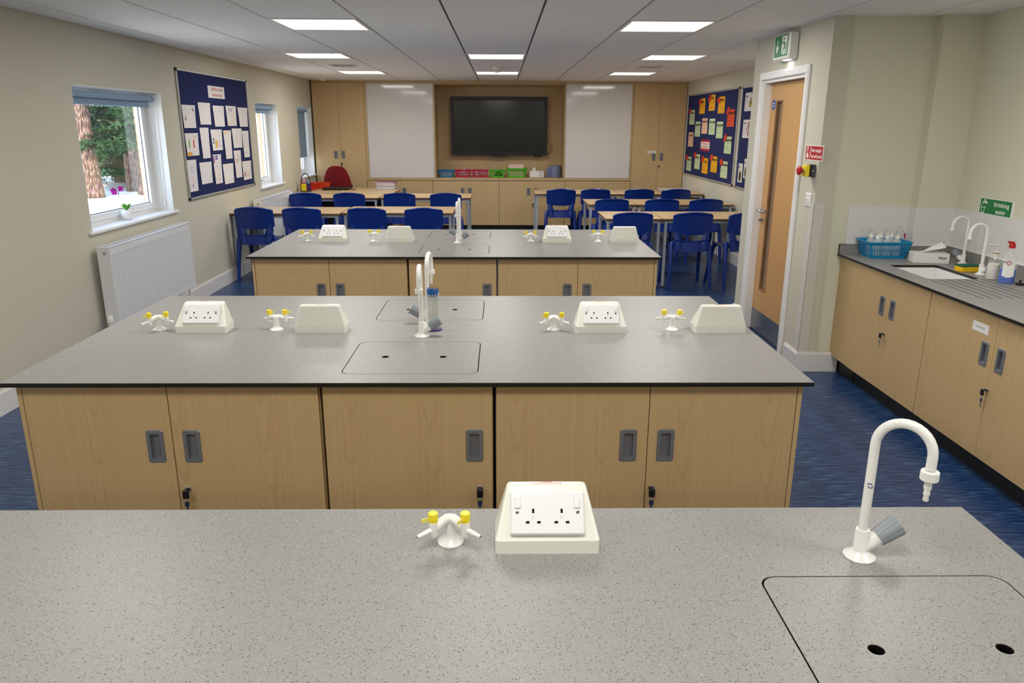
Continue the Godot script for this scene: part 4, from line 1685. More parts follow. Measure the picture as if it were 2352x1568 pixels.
func benches():
	var L := [[-0.4935, -0.002, 0.438, null], [0.002, 0.4935, -0.434, -0.462]]      # a two-door unit
	var near := "near bench with a single water tap"
	var mid := "middle bench with the jar of thermometers"
	var far := "farthest bench, next to the classroom tables"
	for q in [[mid, -2.375, 1.33], [far, -4.875, 1.352]]:
		var zf: float = q[1]
		var zc: float = zf - (0.665 if q[0] == mid else 0.675)
		var nm := "middle bench" if q[0] == mid else "farthest bench"
		var units := [
			[-1.612, -0.617, [[-0.4955, -0.0145, -0.0725, null], [-0.011, 0.4945, 0.0525, 0.0195]], "maple two-door cupboard at the window end"],
			[-0.607, -0.027, [[-0.287, 0.287, 0.226, 0.244]], "maple single-door cupboard"],
			[-0.017, 1.014, [[-0.5135, 0.009, -0.0565, null], [0.012, 0.5135, 0.0735, 0.0315]], "maple two-door cupboard at the door end"]]
		var cv := [[-0.552, -0.078, zc - 0.573, zc - 0.173, "grey sink cover with two finger holes on the far half of the " + nm], [-0.552, -0.078, zc + 0.171, zc + 0.572, "grey sink cover with two finger holes on the near half of the " + nm]]
		bench(q[0], zf, -1.65, 1.048, q[2], cv, units)
		gas_tap(v3(-1.416, TOP, zc - 0.012), 0.35 if q[0] == mid else 0.1, "white twin gas tap nearest the window end of the " + nm)
		gas_tap(v3(-0.932, TOP, zc - 0.012), PI + 0.05, "white twin gas tap beside the window-side blank socket box of the %s" % nm)
		gas_tap(v3(0.22, TOP, zc - 0.012), 0.0, "white twin gas tap of the %s just door side of the sink" % nm)
		gas_tap(v3(0.717, TOP, zc - 0.012), PI - 0.05, "white twin gas tap nearest the door end of the " + nm)
		socket_box(v3(-1.226, TOP, zc - 0.006), 0.0, "cream socket box facing the camera near the window end of the " + nm)
		socket_box(v3(-0.739, TOP, zc - 0.006), PI, "blank-backed cream socket box between gas tap and sink of the " + nm)
		socket_box(v3(0.412, TOP, zc - 0.002), 0.0, "cream socket box facing the camera, door side of the sink on the " + nm)
		socket_box(v3(0.905, TOP, zc - 0.002), PI, "blank-backed cream socket box at the door end of the " + nm)
	bench(near, -0.72, -1.65, 1.036, 0.798, [[0.486, 0.952, -1.25, -0.83, "grey sink cover with two finger holes in the near bench"]], [
		[-1.612, -0.617, L, "maple two-door cupboard at the window end"], [-0.607, 0.388, L, "maple two-door cupboard in the middle"], [0.398, 0.996, [[-0.296, 0.296, 0.24, 0.25]], "maple single-door cupboard"]])
	gas_tap(v3(-0.103, TOP, -1.378), 0.0, "white twin gas tap with yellow levers on the near bench")
	socket_box(v3(0.093, TOP, -1.382), 0.0, "cream socket box beside the gas tap on the near bench")
	water_tap(v3(0.712, TOP, -1.318), 0.08, "white swan-neck tap with grey knob on the near bench", 0.78)
	water_tap(v3(-0.319, TOP, -2.952), 0.1, "white swan-neck tap facing the camera on the middle bench", -0.06)
	water_tap(v3(-0.313, TOP, -3.156), PI + 0.0, "white swan-neck tap facing away, behind the other one on the middle bench", -0.1)
	water_tap(v3(-0.311, TOP, -5.487), 0.1, "white swan-neck tap facing the camera on the farthest bench", -0.1)
	water_tap(v3(-0.306, TOP, -5.67), PI, "white swan-neck tap facing away on the farthest bench", 0.1)
	thermometers()


func thermometers():
	var o := thing("measuring_jar", "clear plastic measuring jar holding thermometers on the middle bench", "jar", v3(-0.281, TOP, -3.055))
	var s := Sh.new()
	s.lathe([Vector2(0.034, 0), Vector2(0.035, 0.004), Vector2(0.029, 0.014), Vector2(0.0265, 0.03), Vector2(0.0268, 0.148), Vector2(0.0285, 0.152), Vector2(0.0275, 0.1525), Vector2(0.0256, 0.148), Vector2(0.0252, 0.03), Vector2(0.024, 0.012), Vector2(0, 0.008)], 26, 1.0)
	part("jar", s, mats["clear plastic"], o)
	s = Sh.new()
	for k in 12:
		s.t = Transform3D(Basis(Vector3.UP, 0.7), v3(0, 0.03 + 0.01 * k, 0))
		s.box(v3(0, 0, 0.0269), v3(0.006 if k % 2 else 0.01, 0.0008, 0.0004))
	part("scale_marks", s, mats["grey plastic"], o)
	s = Sh.new()
	s.lathe([Vector2(0.0355, 0.001), Vector2(0.0365, 0.003), Vector2(0.0365, 0.005), Vector2(0.0355, 0.006)], 26)
	part("base_ring", s, mat("violet ring", c8(70, 40, 120), 0.4), o)
	var rng := RandomNumberGenerator.new()
	rng.seed = 11
	var glass := mat("thermometer glass", c8(214, 218, 206), 0.15)
	var cap := mat("cap blue", c8(8, 86, 150), 0.35)
	for k in 13:
		var a := TAU * k / 12.0
		var r := 0.0195 if k < 12 else 0.003
		var foot := v3(cos(a + 0.45) * r * 0.9, 0.012, sin(a + 0.45) * r * 0.9)
		var head := v3(cos(a) * r, 0.15 + rng.randf_range(0, 0.008), sin(a) * r)
		var d := (head - foot).normalized()
		var t := thing("thermometer", "thin glass thermometer with blue cap standing in the measuring jar", "thermometer", v3(-0.281, TOP, -3.055), 0, "thermometers in the measuring jar")
		s = Sh.new()
		s.tube([foot, head], 0.0023, 8)
		part("glass_stem", s, glass, t)
		s = Sh.new()
		s.tube([head - d * 0.008, head + d * 0.006, head + d * 0.013, head + d * 0.016], [0.0044, 0.0054, 0.005, 0.0025], 10)
		var c := part("cap", s, cap, t)
		s = Sh.new()
		var ring := []
		for j in 9:
			var b := TAU * j / 8
			ring.append(head + d * (0.0185 + 0.0032 * sin(b)) + v3(0.0032 * cos(b), 0, 0.0))
		s.tube(ring, 0.0007, 5)
		part("hanging_loop", s, cap, c)
		s = Sh.new()
		var out := v3(cos(a), 0, sin(a))
		s.tube([head + out * 0.0046 + d * 0.002, head + out * 0.0058 + d * 0.002], 0.0022, 8)
		part("dot", s, mats["sign white"], c)


# ------------------------------------------------------------------ sink counter on the right
func counter():
	var xf := 2.305
	var cz := 0.84
	var zb := -5.108
	var zn := -0.9
	var o := thing("counter_worktop", "speckled grey sink counter with black edge along the right-hand wall", "worktop")
	var s := Sh.new()
	var hole := [[2.434, 2.737, -4.66, -4.2]]
	s.slab(xf, XC - 0.001, zb, zn, cz - 0.0155, cz - 0.0016, hole, 0.03)
	part("core", s, mats["black laminate core"], o)
	s = Sh.new()
	s.slab(xf + 0.0008, XC - 0.001, zb, zn, cz - 0.0016, cz, hole, 0.03)
	part("surface", s, mats["worktop"], o)
	s = Sh.new()
	for k in 7:
		var x := 2.434 + 0.0505 * k
		s.box(v3(x, cz + 0.0002, -3.945), v3(0.0062, 0.0006, 0.5))
	part("drainer_groove", s, mats["black laminate core"], o)
	# upstands
	for q in [[v3(xf + 0.004, cz, zb), v3(2.758, 0.905, zb + 0.016)], [v3(2.742, cz, -5.092), v3(2.758, 0.905, -5.0025)], [v3(2.742, cz, -5.0185), v3(XC - 0.017, 0.905, -5.0025)], [v3(XC - 0.017, cz, -5.0185), v3(XC - 0.001, 0.905, zn)]]:
		s = Sh.new()
		s.span(q[0], q[1] - v3(0, 0.0016, 0))
		part("upstand", s, mats["worktop"], o)
		s = Sh.new()
		s.span(v3(q[0].x, 0.9034, q[0].z) - v3(0.0005, 0, 0), v3(q[1].x, 0.905, q[1].z) + v3(0, 0, 0.0005))
		part("upstand_edge", s, mats["black laminate core"], o)
	s = Sh.new()
	s.span(v3(xf + 0.002, cz, zb), v3(xf + 0.0045, 0.905, zb + 0.017))
	part("upstand_edge", s, mats["black laminate core"], o)
	# sink bowl
	var b := thing("sink", "white sink bowl under the counter, before the two drinking taps", "sink")
	s = Sh.new()
	var y1 := cz - 0.0165
	s.span(v3(2.44, 0.66, -4.655), v3(2.73, 0.67, -4.205))
	s.span(v3(2.425, 0.66, -4.672), v3(2.745, y1, -4.655))
	s.span(v3(2.425, 0.66, -4.205), v3(2.745, y1, -4.19))
	s.span(v3(2.425, 0.66, -4.655), v3(2.44, y1, -4.205))
	s.span(v3(2.73, 0.66, -4.655), v3(2.745, y1, -4.205))
	part("bowl", s, mats["gloss white"], b)
	# splash panels
	var sp := thing("splash_panel", "grey-white wall panel behind the sink counter, in folded sheets", "splashback")
	for q in [[v3(2.345, 0.906, zb), v3(2.758, 1.157, zb + 0.005)], [v3(2.753, 0.906, -5.105), v3(2.758, 1.157, -5.0155)], [v3(2.753, 0.906, -5.0185), v3(XC - 0.001, 1.157, -5.0135)]]:
		s = Sh.new()
		s.span(q[0], q[1])
		part("sheet", s, mats["skirting"], sp)
	for k in 4:
		s = Sh.new()
		s.span(v3(XC - 0.006, 0.906, -5.013 + 1.03 * k), v3(XC - 0.001, 1.157, -5.013 + 1.03 * (k + 1) - 0.001))
		part("sheet", s, mats["skirting"], sp)
	s = Sh.new()
	s.span(v3(2.3455, 0.9056, zb), v3(2.758, 0.91, zb + 0.019))
	s.span(v3(2.74, 0.9056, -5.0185), v3(XC - 0.02, 0.91, -5.0))
	s.span(v3(XC - 0.02, 0.9055, -5.013), v3(XC - 0.001, 0.91, zn))
	part("seal", s, mats["gloss white"], sp)
	# cupboards
	s = Sh.new()
	s.span(v3(2.332, 0.118, zb), v3(2.352, cz - 0.017, -4.832), 0.001)
	solo("filler_panel", s, mats["maple"], "narrow maple filler panel at the wall end of the sink counter", "panel")
	var labs := ["maple two-door cupboard under the sink", "maple two-door cupboard with a white label under the drainer", "maple two-door cupboard nearest the camera under the sink counter"]
	var us := [[-4.829, -3.971], [-3.965, -2.82], [-2.814, -1.67]]
	var sp2 := [-4.403, -3.389, -2.24]
	for i in 3:
		var c: float = (us[i][0] + us[i][1]) / 2
		var hw: float = (us[i][1] - us[i][0]) / 2
		var m: float = sp2[i] - c
		cupboard("counter_cupboard", labs[i], "maple cupboards under the sink counter", v3(2.33, 0, c), -PI / 2, 2 * hw, 0.64, 0.115, cz - 0.018, [[-hw + 0.001, m - 0.001, m - 0.066, null if i != 1 else null], [m + 0.001, hw - 0.001, m + 0.057, m + 0.006]], 0.622, 0.463)
		key_set(v3(2.33, 0.463, sp2[i] + 0.006), -PI / 2, ["key in the cupboard under the sink", "key in the cupboard under the drainer", "key in the counter cupboard nearest the camera"][i])
	s = Sh.new()
	s.span(v3(2.39, 0.0, zb + 0.02), v3(2.41, 0.114, -4.83))
	solo("plinth_end", s, mats["black"], "black plinth end below the filler panel of the sink counter", "plinth")
	s = Sh.new()
	s.box(v3(0, 0, 0.0006), v3(0.125, 0.046, 0.0012))
	var lb := solo("door_label", s, mats["paper"], "white paper label reading electricity on the counter cupboard", "label", "", v3(2.3298, 0.737, -3.513), -PI / 2)
	text(lb, "KS3 ELECTRICITY", v3(0, 0, 0.0013), 0.0085, mats["ink"], 0.066, font, "lettering", 0.0003)
	drinking_sign()
	var t1 := water_tap(v3(2.815, cz, -4.335), -PI / 2 + 0.5, "slim white drinking tap nearer the camera, by the spray bottle", 0.0, false)
	t1.get_node("neck").rotation.y = -0.5
	var t2: Node3D = dup(t1, v3(2.925, cz, -4.7), PI / 2 + 0.4, "slim white drinking tap farther back, behind the tissue box")
	t2.get_node("neck").rotation.y = PI - 0.4
	wash_basket()
	# tissue box with a pulled tissue
	var tb := thing("tissue_box", "white tissue box with a pulled tissue on the sink counter", "tissue box", v3(2.74, cz, -4.765), -0.2)
	s = Sh.new()
	s.box(v3(0, 0.031, 0), v3(0.21, 0.062, 0.115), 0.002)
	part("carton", s, mats["paper"], tb)
	text(tb, "Whisper", v3(0.065, 0.036, 0.058), 0.015, mat("box print", c8(30, 40, 110), 0.6), 0.05)
	s = Sh.new()
	s.sheet(12, 10, func(u, v): return v3(-0.055 + 0.13 * u + 0.012 * sin(v * 7.0) * u, 0.062 + 0.072 * u * (0.55 + 0.45 * sin(v * PI)) , (v - 0.5) * (0.05 + 0.03 * u) + 0.008 * sin(u * 6.0 + v * 3.0)), 0.0008)
	part("tissue", s, mats["paper"], tb)
	var sg := thing("sponge", "yellow sponge with a green scouring top between the drinking taps", "sponge", v3(2.795, cz, -4.44), 0.15)
	s = Sh.new()
	s.box(v3(0, 0.016, 0), v3(0.115, 0.032, 0.07), 0.004)
	part("sponge_body", s, mat("sponge yellow", c8(232, 186, 20), 0.95), sg)
	s = Sh.new()
	s.box(v3(0, 0.0365, 0), v3(0.115, 0.009, 0.07), 0.002)
	part("scourer", s, mat("scourer green", c8(20, 92, 68), 0.95), sg)
	soap_and_spray()
	var pg := thing("sink_plug", "black rubber sink plug with a round knob on the counter", "sink plug", v3(2.845, cz, -4.03))
	s = Sh.new()
	s.lathe([Vector2(0.0, 0), Vector2(0.02, 0), Vector2(0.022, 0.008), Vector2(0.022, 0.012), Vector2(0, 0.012)], 24)
	part("disc", s, mats["black"], pg)
	s = Sh.new()
	s.lathe([Vector2(0.004, 0.012), Vector2(0.0035, 0.018), Vector2(0.0065, 0.022), Vector2(0.0065, 0.027), Vector2(0, 0.03)], 16)
	part("knob", s, mats["black"], pg)


func drinking_sign():
	var o := thing("water_sign", "green drinking water sign on the wall above the sink taps", "sign", v3(XC, 1.197, -4.613), -PI / 2)
	var f := Sh.new()
	f.box(v3(0.004, 0, 0.001), v3(0.325, 0.108, 0.002), 0.0004)
	part("backing", f, mats["sign white"], o)
	f = Sh.new()
	f.box(v3(-0.003, 0.002, 0.0022), v3(0.3, 0.094, 0.0006))
	var p := part("green_panel", f, mats["green sign"], o)
	text(p, "Drinking", v3(0.052, 0.02, 0.0028), 0.024, mats["sign white"], 0.142)
	text(p, "water", v3(0.052, -0.021, 0.0028), 0.024, mats["sign white"], 0.094)
	f = Sh.new()
	f.box(v3(-0.068, 0.002, 0.0027), v3(0.0012, 0.094, 0.0004))
	part("divider", f, mat("sign pale green", c8(90, 170, 120), 0.5), p)
	f = Sh.new()
	var g := func(pts): f.prism(PackedVector2Array(pts), 0.0025, 0.003)
	g.call([Vector2(-0.137, 0.012), Vector2(-0.129, 0.012), Vector2(-0.128, 0.02), Vector2(-0.118, 0.025), Vector2(-0.106, 0.02), Vector2(-0.085, 0.019), Vector2(-0.085, 0.031), Vector2(-0.1, 0.032), Vector2(-0.105, 0.036), Vector2(-0.117, 0.036), Vector2(-0.124, 0.034), Vector2(-0.134, 0.026)])
	g.call([Vector2(-0.123, 0.044), Vector2(-0.123, 0.04), Vector2(-0.112, 0.04), Vector2(-0.112, 0.036), Vector2(-0.107, 0.036), Vector2(-0.107, 0.04), Vector2(-0.097, 0.04), Vector2(-0.097, 0.044)])
	g.call([Vector2(-0.141, 0.005), Vector2(-0.135, -0.041), Vector2(-0.108, -0.041), Vector2(-0.1, 0.004), Vector2(-0.104, 0.004), Vector2(-0.112, -0.036), Vector2(-0.131, -0.036), Vector2(-0.137, 0.005)])
	g.call([Vector2(-0.138, 0.0), Vector2(-0.13, -0.006), Vector2(-0.122, -0.001), Vector2(-0.114, -0.006), Vector2(-0.104, 0.0), Vector2(-0.104, -0.004), Vector2(-0.114, -0.01), Vector2(-0.122, -0.005), Vector2(-0.13, -0.01), Vector2(-0.138, -0.004)])
	part("symbol", f, mats["sign white"], p)


func wash_basket():
	var y := 0.8401
	var at := v3(2.545, y, -4.972)
	basket("bottle_basket", "bright blue basket of wash bottles at the corner of the sink counter", "", at, -0.02, 0.215, 0.165, 0.275, 0.205, 0.105, 2, mat("basket sky blue", c8(0, 140, 200), 0.4))
	var body := mat("bottle translucent", Color(0.93, 0.94, 0.93, 0.55), 0.35)
	body.transparency = BaseMaterial3D.TRANSPARENCY_ALPHA
	var tubem := mat("tube clear", Color(0.9, 0.92, 0.92, 0.45), 0.2)
	tubem.transparency = BaseMaterial3D.TRANSPARENCY_ALPHA
	var bs := [[-0.072, -0.037, 2.9], [-0.005, -0.042, 2.6], [0.065, -0.037, 0.3], [-0.06, 0.032, 2.3], [0.004, 0.032, 1.4], [0.07, 0.032, 1.2]]
	var labs := ["wash bottle at the back window-side end of the blue basket", "wash bottle in the back middle of the blue basket", "wash bottle with a red-tipped tube at the back of the blue basket", "wash bottle in the front row of the blue basket, window-side end", "wash bottle in the front middle of the blue basket", "wash bottle in the front row of the blue basket, sink end"]
	for i in 6:
		var b = bs[i]
		var o := thing("wash_bottle", labs[i], "wash bottle", at + v3(b[0], 0.004, b[1]), 0.0, "wash bottles in the blue basket")
		var s := Sh.new()
		s.lathe([Vector2(0, 0), Vector2(0.024, 0.0), Vector2(0.026, 0.004), Vector2(0.026, 0.09), Vector2(0.022, 0.108), Vector2(0.013, 0.118), Vector2(0.012, 0.125), Vector2(0, 0.125)], 20)
		part("bottle", s, body, o)
		s = Sh.new()
		s.lathe([Vector2(0.0, 0.119), Vector2(0.0145, 0.119), Vector2(0.0145, 0.135), Vector2(0.012, 0.138), Vector2(0.005, 0.139), Vector2(0.003, 0.155), Vector2(0, 0.156)], 18)
		part("cap", s, mats["white plastic"], o)
		var d := v3(cos(b[2]), 0, -sin(b[2]))
		s = Sh.new()
		var top := 0.155
		var pts := [v3(0, top - 0.01, 0)]
		if i == 2:
			pts += [v3(0, top + 0.012, 0), d * 0.02 + v3(0, top + 0.03, 0), d * 0.06 + v3(0, top + 0.035, 0), d * 0.095 + v3(0, top + 0.01, 0), d * 0.11 + v3(0, top - 0.025, 0)]
		else:
			pts += [v3(0, top + 0.01, 0), d * 0.015 + v3(0, top + 0.022, 0), d * 0.045 + v3(0, top + 0.02, 0), d * 0.085 + v3(0, top - 0.015 - 0.008 * (i % 3), 0)]
		s.tube(pts, 0.0026, 8)
		part("spout_tube", s, tubem, o)
		if i == 2:
			s = Sh.new()
			s.tube([d * 0.106 + v3(0, top - 0.015, 0), d * 0.116 + v3(0, top - 0.05, 0)], [0.0055, 0.003], 10)
			part("red_tip", s, mats["red sign"], o)


func soap_and_spray():
	var y := 0.8401
	var o := thing("soap_bottle", "clear pump soap bottle of white soap beside the drinking tap", "soap bottle", v3(2.793, y, -4.195), -0.5)
	o.scale = v3(1.1, 1.15, 1.1)
	var s := Sh.new()
	s.lathe([Vector2(0, 0), Vector2(0.028, 0), Vector2(0.0305, 0.004), Vector2(0.029, 0.07), Vector2(0.026, 0.1), Vector2(0.014, 0.112), Vector2(0.013, 0.118), Vector2(0, 0.118)], 24)
	part("bottle", s, mats["clear plastic"], o)
	s = Sh.new()
	s.lathe([Vector2(0, 0.002), Vector2(0.026, 0.003), Vector2(0.028, 0.006), Vector2(0.0265, 0.078), Vector2(0, 0.079)], 24)
	part("soap", s, mat("soap white", c8(238, 234, 224), 0.4), o)
	s = Sh.new()
	s.lathe([Vector2(0, 0.118), Vector2(0.0145, 0.118), Vector2(0.0145, 0.134), Vector2(0.006, 0.137), Vector2(0.0045, 0.138), Vector2(0.0045, 0.168), Vector2(0, 0.168)], 18)
	s.box(v3(-0.016, 0.17, 0.004), v3(0.046, 0.008, 0.011), 0.003)
	part("pump", s, mat("pump clear white", c8(226, 224, 214), 0.3), o)
	s = Sh.new()
	s.lathe([Vector2(0.0149, 0.129), Vector2(0.0149, 0.1335)], 18)
	part("collar", s, mat("soap collar", c8(150, 110, 50), 0.5), o)
	s = Sh.new()
	for k in 9:
		s.t = Transform3D(Basis(Vector3.UP, 0.9 + 0.16 * k), v3(0, 0.055, 0))
		s.box(v3(0, 0, 0.0303), v3(0.0054, 0.04, 0.0003))
	part("label", s, mat("soap label", c8(150, 176, 120), 0.6), o)
	# spray cleaner
	o = thing("cleaner_bottle", "clear bottle of blue washing-up liquid with a red cap", "bottle", v3(2.803, y, -4.085), -0.62)
	o.scale = v3(1.2, 1.18, 1.2)
	var ring_at := func(q): 
		var ring := []
		for j in 28:
			var a := TAU * j / 28
			ring.append(v3(cos(a) * q[1], q[0], sin(a) * q[2]))
		return ring
	s = Sh.new()
	var prof := [[0.0, 0.032, 0.02], [0.004, 0.0345, 0.0225], [0.05, 0.034, 0.0225], [0.09, 0.0325, 0.021], [0.12, 0.027, 0.018], [0.145, 0.019, 0.014], [0.16, 0.012, 0.011], [0.168, 0.0105, 0.0105]]
	var rs := []
	for q in prof:
		rs.append(ring_at.call(q))
	s.loft(rs)
	part("bottle", s, mats["clear plastic"], o)
	s = Sh.new()
	rs = []
	for q in [[0.002, 0.031, 0.0195], [0.005, 0.0335, 0.0215], [0.05, 0.033, 0.0215], [0.068, 0.0325, 0.021]]:
		rs.append(ring_at.call(q))
	s.loft(rs)
	part("liquid", s, mat("liquid blue", c8(0, 92, 210), 0.15), o)
	s = Sh.new()
	s.lathe([Vector2(0, 0.166), Vector2(0.0135, 0.166), Vector2(0.014, 0.182), Vector2(0.011, 0.187), Vector2(0, 0.188)], 18)
	s.box(v3(-0.004, 0.19, 0), v3(0.024, 0.012, 0.014), 0.004)
	s.box(v3(-0.016, 0.193, 0), v3(0.012, 0.007, 0.01), 0.003)
	part("cap", s, mat("cap red", c8(184, 8, 26), 0.35), o)
	s = Sh.new()
	for k in 7:
		var a := 0.9 + 0.2 * k
		s.t = Transform3D(Basis(Vector3.UP, atan2(cos(a) * 0.0222, sin(a) * 0.0345)), v3(cos(a) * 0.0349, 0.066, sin(a) * 0.0229))
		s.box(Vector3.ZERO, v3(0.0072, 0.06 + 0.012 * sin(k * 0.52), 0.0004))
	var lb := part("label", s, mats["sign white"], o)
	s = Sh.new()
	s.t = Transform3D(Basis(v3(0, 0, 1), PI / 4), v3(-0.0, 0.098, 0.0229))
	rect_frame(s, -0.008, 0.008, -0.008, 0.008, 0.0014, 0, 0.0006)
	part("hazard_mark", s, mats["red sign"], lb)
	text(lb, "!", v3(0, 0.098, 0.0232), 0.007, mats["ink"], 0.0, null, "lettering", 0.0003)


# ------------------------------------------------------------------ tables and chairs
var tables := {}
const TH := 0.735


func table(label: String, cx: float, zf: float, w: float, d: float):
	var g := "classroom tables"
	var at := v3(cx, 0, zf - d / 2)
	if tables.has(w):
		dup(tables[w], at, 0, label)
		return
	var o := thing("classroom_table", label, "table", at, 0, g)
	tables[w] = o
	var s := Sh.new()
	s.box(v3(0, TH - 0.009, 0), v3(w - 0.006, 0.018, d - 0.006), 0.002)
	part("table_top", s, mats["beech top"], o)
	s = Sh.new()
	for e in [-1, 1]:
		s.box(v3(0, TH - 0.0095, e * (d / 2 - 0.0015)), v3(w, 0.017, 0.003), 0.001)
		s.box(v3(e * (w / 2 - 0.0015), TH - 0.0095, 0), v3(0.003, 0.017, d - 0.006), 0.001)
	part("edge_band", s, mats["table edge"], o)
	var ix := w / 2 - 0.035
	var iz := d / 2 - 0.035
	for e in [[-1, -1], [1, -1], [1, 1], [-1, 1]]:
		s = Sh.new()
		s.box(v3(e[0] * ix, 0.358, e[1] * iz), v3(0.03, 0.7, 0.03), 0.003)
		var l := part("leg", s, mats["steel tube"], o)
		s = Sh.new()
		s.box(v3(e[0] * ix, 0.004, e[1] * iz), v3(0.034, 0.008, 0.034), 0.002)
		part("foot", s, mats["black"], l)
	for e in [-1, 1]:
		s = Sh.new()
		s.box(v3(0, 0.7, e * iz), v3(2 * ix - 0.03, 0.03, 0.025), 0.003)
		part("rail", s, mats["steel tube"], o)
		s = Sh.new()
		s.box(v3(e * ix, 0.7, 0), v3(0.025, 0.03, 2 * iz - 0.03), 0.003)
		part("rail", s, mats["steel tube"], o)


var chair0: Node3D


func chair(at: Vector3, turn: float, label: String):
	if chair0:
		dup(chair0, at, turn, label)
		return
	chair0 = thing("plastic_chair", label, "chair", at, turn, "blue plastic chairs at the tables")
	var m: Material = mats["chair blue"]
	# backrest: one curved panel with a rolled top edge; u across, v up
	var s := Sh.new()
	var back := func(u, v):
		var x: float = (u - 0.5) * 2.0
		var wv: float = lerpf(0.202, 0.207, v) if v < 0.88 else 0.207 - 0.018 * pow((v - 0.88) / 0.12, 2.5)
		var top: float = 0.819 - 0.024 * x * x
		var bot: float = 0.578 + 0.026 * pow(absf(x), 3.0)
		var y := lerpf(bot, top, v)
		var z := -0.012 + 0.05 * (y - 0.58) / 0.24 - 0.035 * x * x + 0.014 * pow(maxf(v - 0.88, 0.0) / 0.12, 2.0)
		return v3(x * wv, y, z)
	s.sheet(22, 18, back, 0.012)
	for e in [-1, 1]:       # the turned side flanges
		s.sheet(4, 12, func(u, v): 
			var p: Vector3 = back.call(0.5 + e * 0.485, v * 0.93 + 0.02)
			return p + v3(e * 0.004 * u, 0, -0.028 * u) if e > 0 else p + v3(e * 0.004 * (1.0 - u), 0, -0.028 * (1.0 - u)), 0.006)
	part("backrest", s, m, chair0)
	for e in [-1, 1]:       # uprights between seat and backrest
		s = Sh.new()
		var rings := []
		for q in [[0.425, 0.102, 0.172, 0.0], [0.47, 0.102, 0.178, -0.006], [0.515, 0.1, 0.184, -0.012], [0.56, 0.115, 0.19, -0.022], [0.6, 0.12, 0.188, -0.026], [0.63, 0.14, 0.185, -0.022]]:
			var a: float = e * q[1]
			var b: float = e * q[2]
			var lo := minf(a, b)
			var hi := maxf(a, b)
			rings.append([v3(hi, q[0], q[3] - 0.03), v3(hi, q[0], q[3] + 0.004), v3((lo + hi) / 2, q[0], q[3] + 0.008), v3(lo, q[0], q[3] + 0.004), v3(lo, q[0], q[3] - 0.012)])
		s.loft(rings)
		part("upright", s, m, chair0)
	s = Sh.new()
	s.sheet(20, 18, func(u, v):
		var x: float = (u - 0.5) * 2.0
		var hw: float = lerpf(0.175, 0.205, minf(v * 3.0, 1.0))
		if v > 0.85:
			hw -= 0.035 * pow((v - 0.85) / 0.15, 2.0)
		var y: float = 0.445 - 0.02 * sin(PI * clampf(v * 1.15, 0, 1)) + 0.02 * x * x - 0.03 * pow(maxf(v - 0.85, 0.0) / 0.15, 2.0)
		if v < 0.12:
			y += 0.068 * pow((0.12 - v) / 0.12, 1.6)
		return v3(x * hw, y, -0.004 - 0.405 * v), 0.01)
	s.sheet(16, 6, func(u, v): return v3((u - 0.5) * 0.35, 0.408 + 0.1 * v, 0.004 - 0.012 * v - 0.02 * pow(absf(u - 0.5) * 2.0, 2.0)), 0.009)
	part("seat", s, m, chair0)
	for e in [-1, 1]:
		s = Sh.new()
		s.tube([v3(e * 0.178, 0.497, -0.085), v3(e * 0.196, 0.486, -0.065), v3(e * 0.203, 0.44, -0.05), v3(e * 0.21, 0.25, -0.022), v3(e * 0.222, 0.0, 0.012)], [0.013, 0.023, 0.025, 0.021, 0.0165], 12)
		part("leg", s, m, chair0)
		s = Sh.new()
		s.tube([v3(e * 0.16, 0.436, -0.32), v3(e * 0.182, 0.425, -0.352), v3(e * 0.192, 0.36, -0.37), v3(e * 0.215, 0.0, -0.455)], [0.013, 0.022, 0.022, 0.0155], 12)
		part("leg", s, m, chair0)


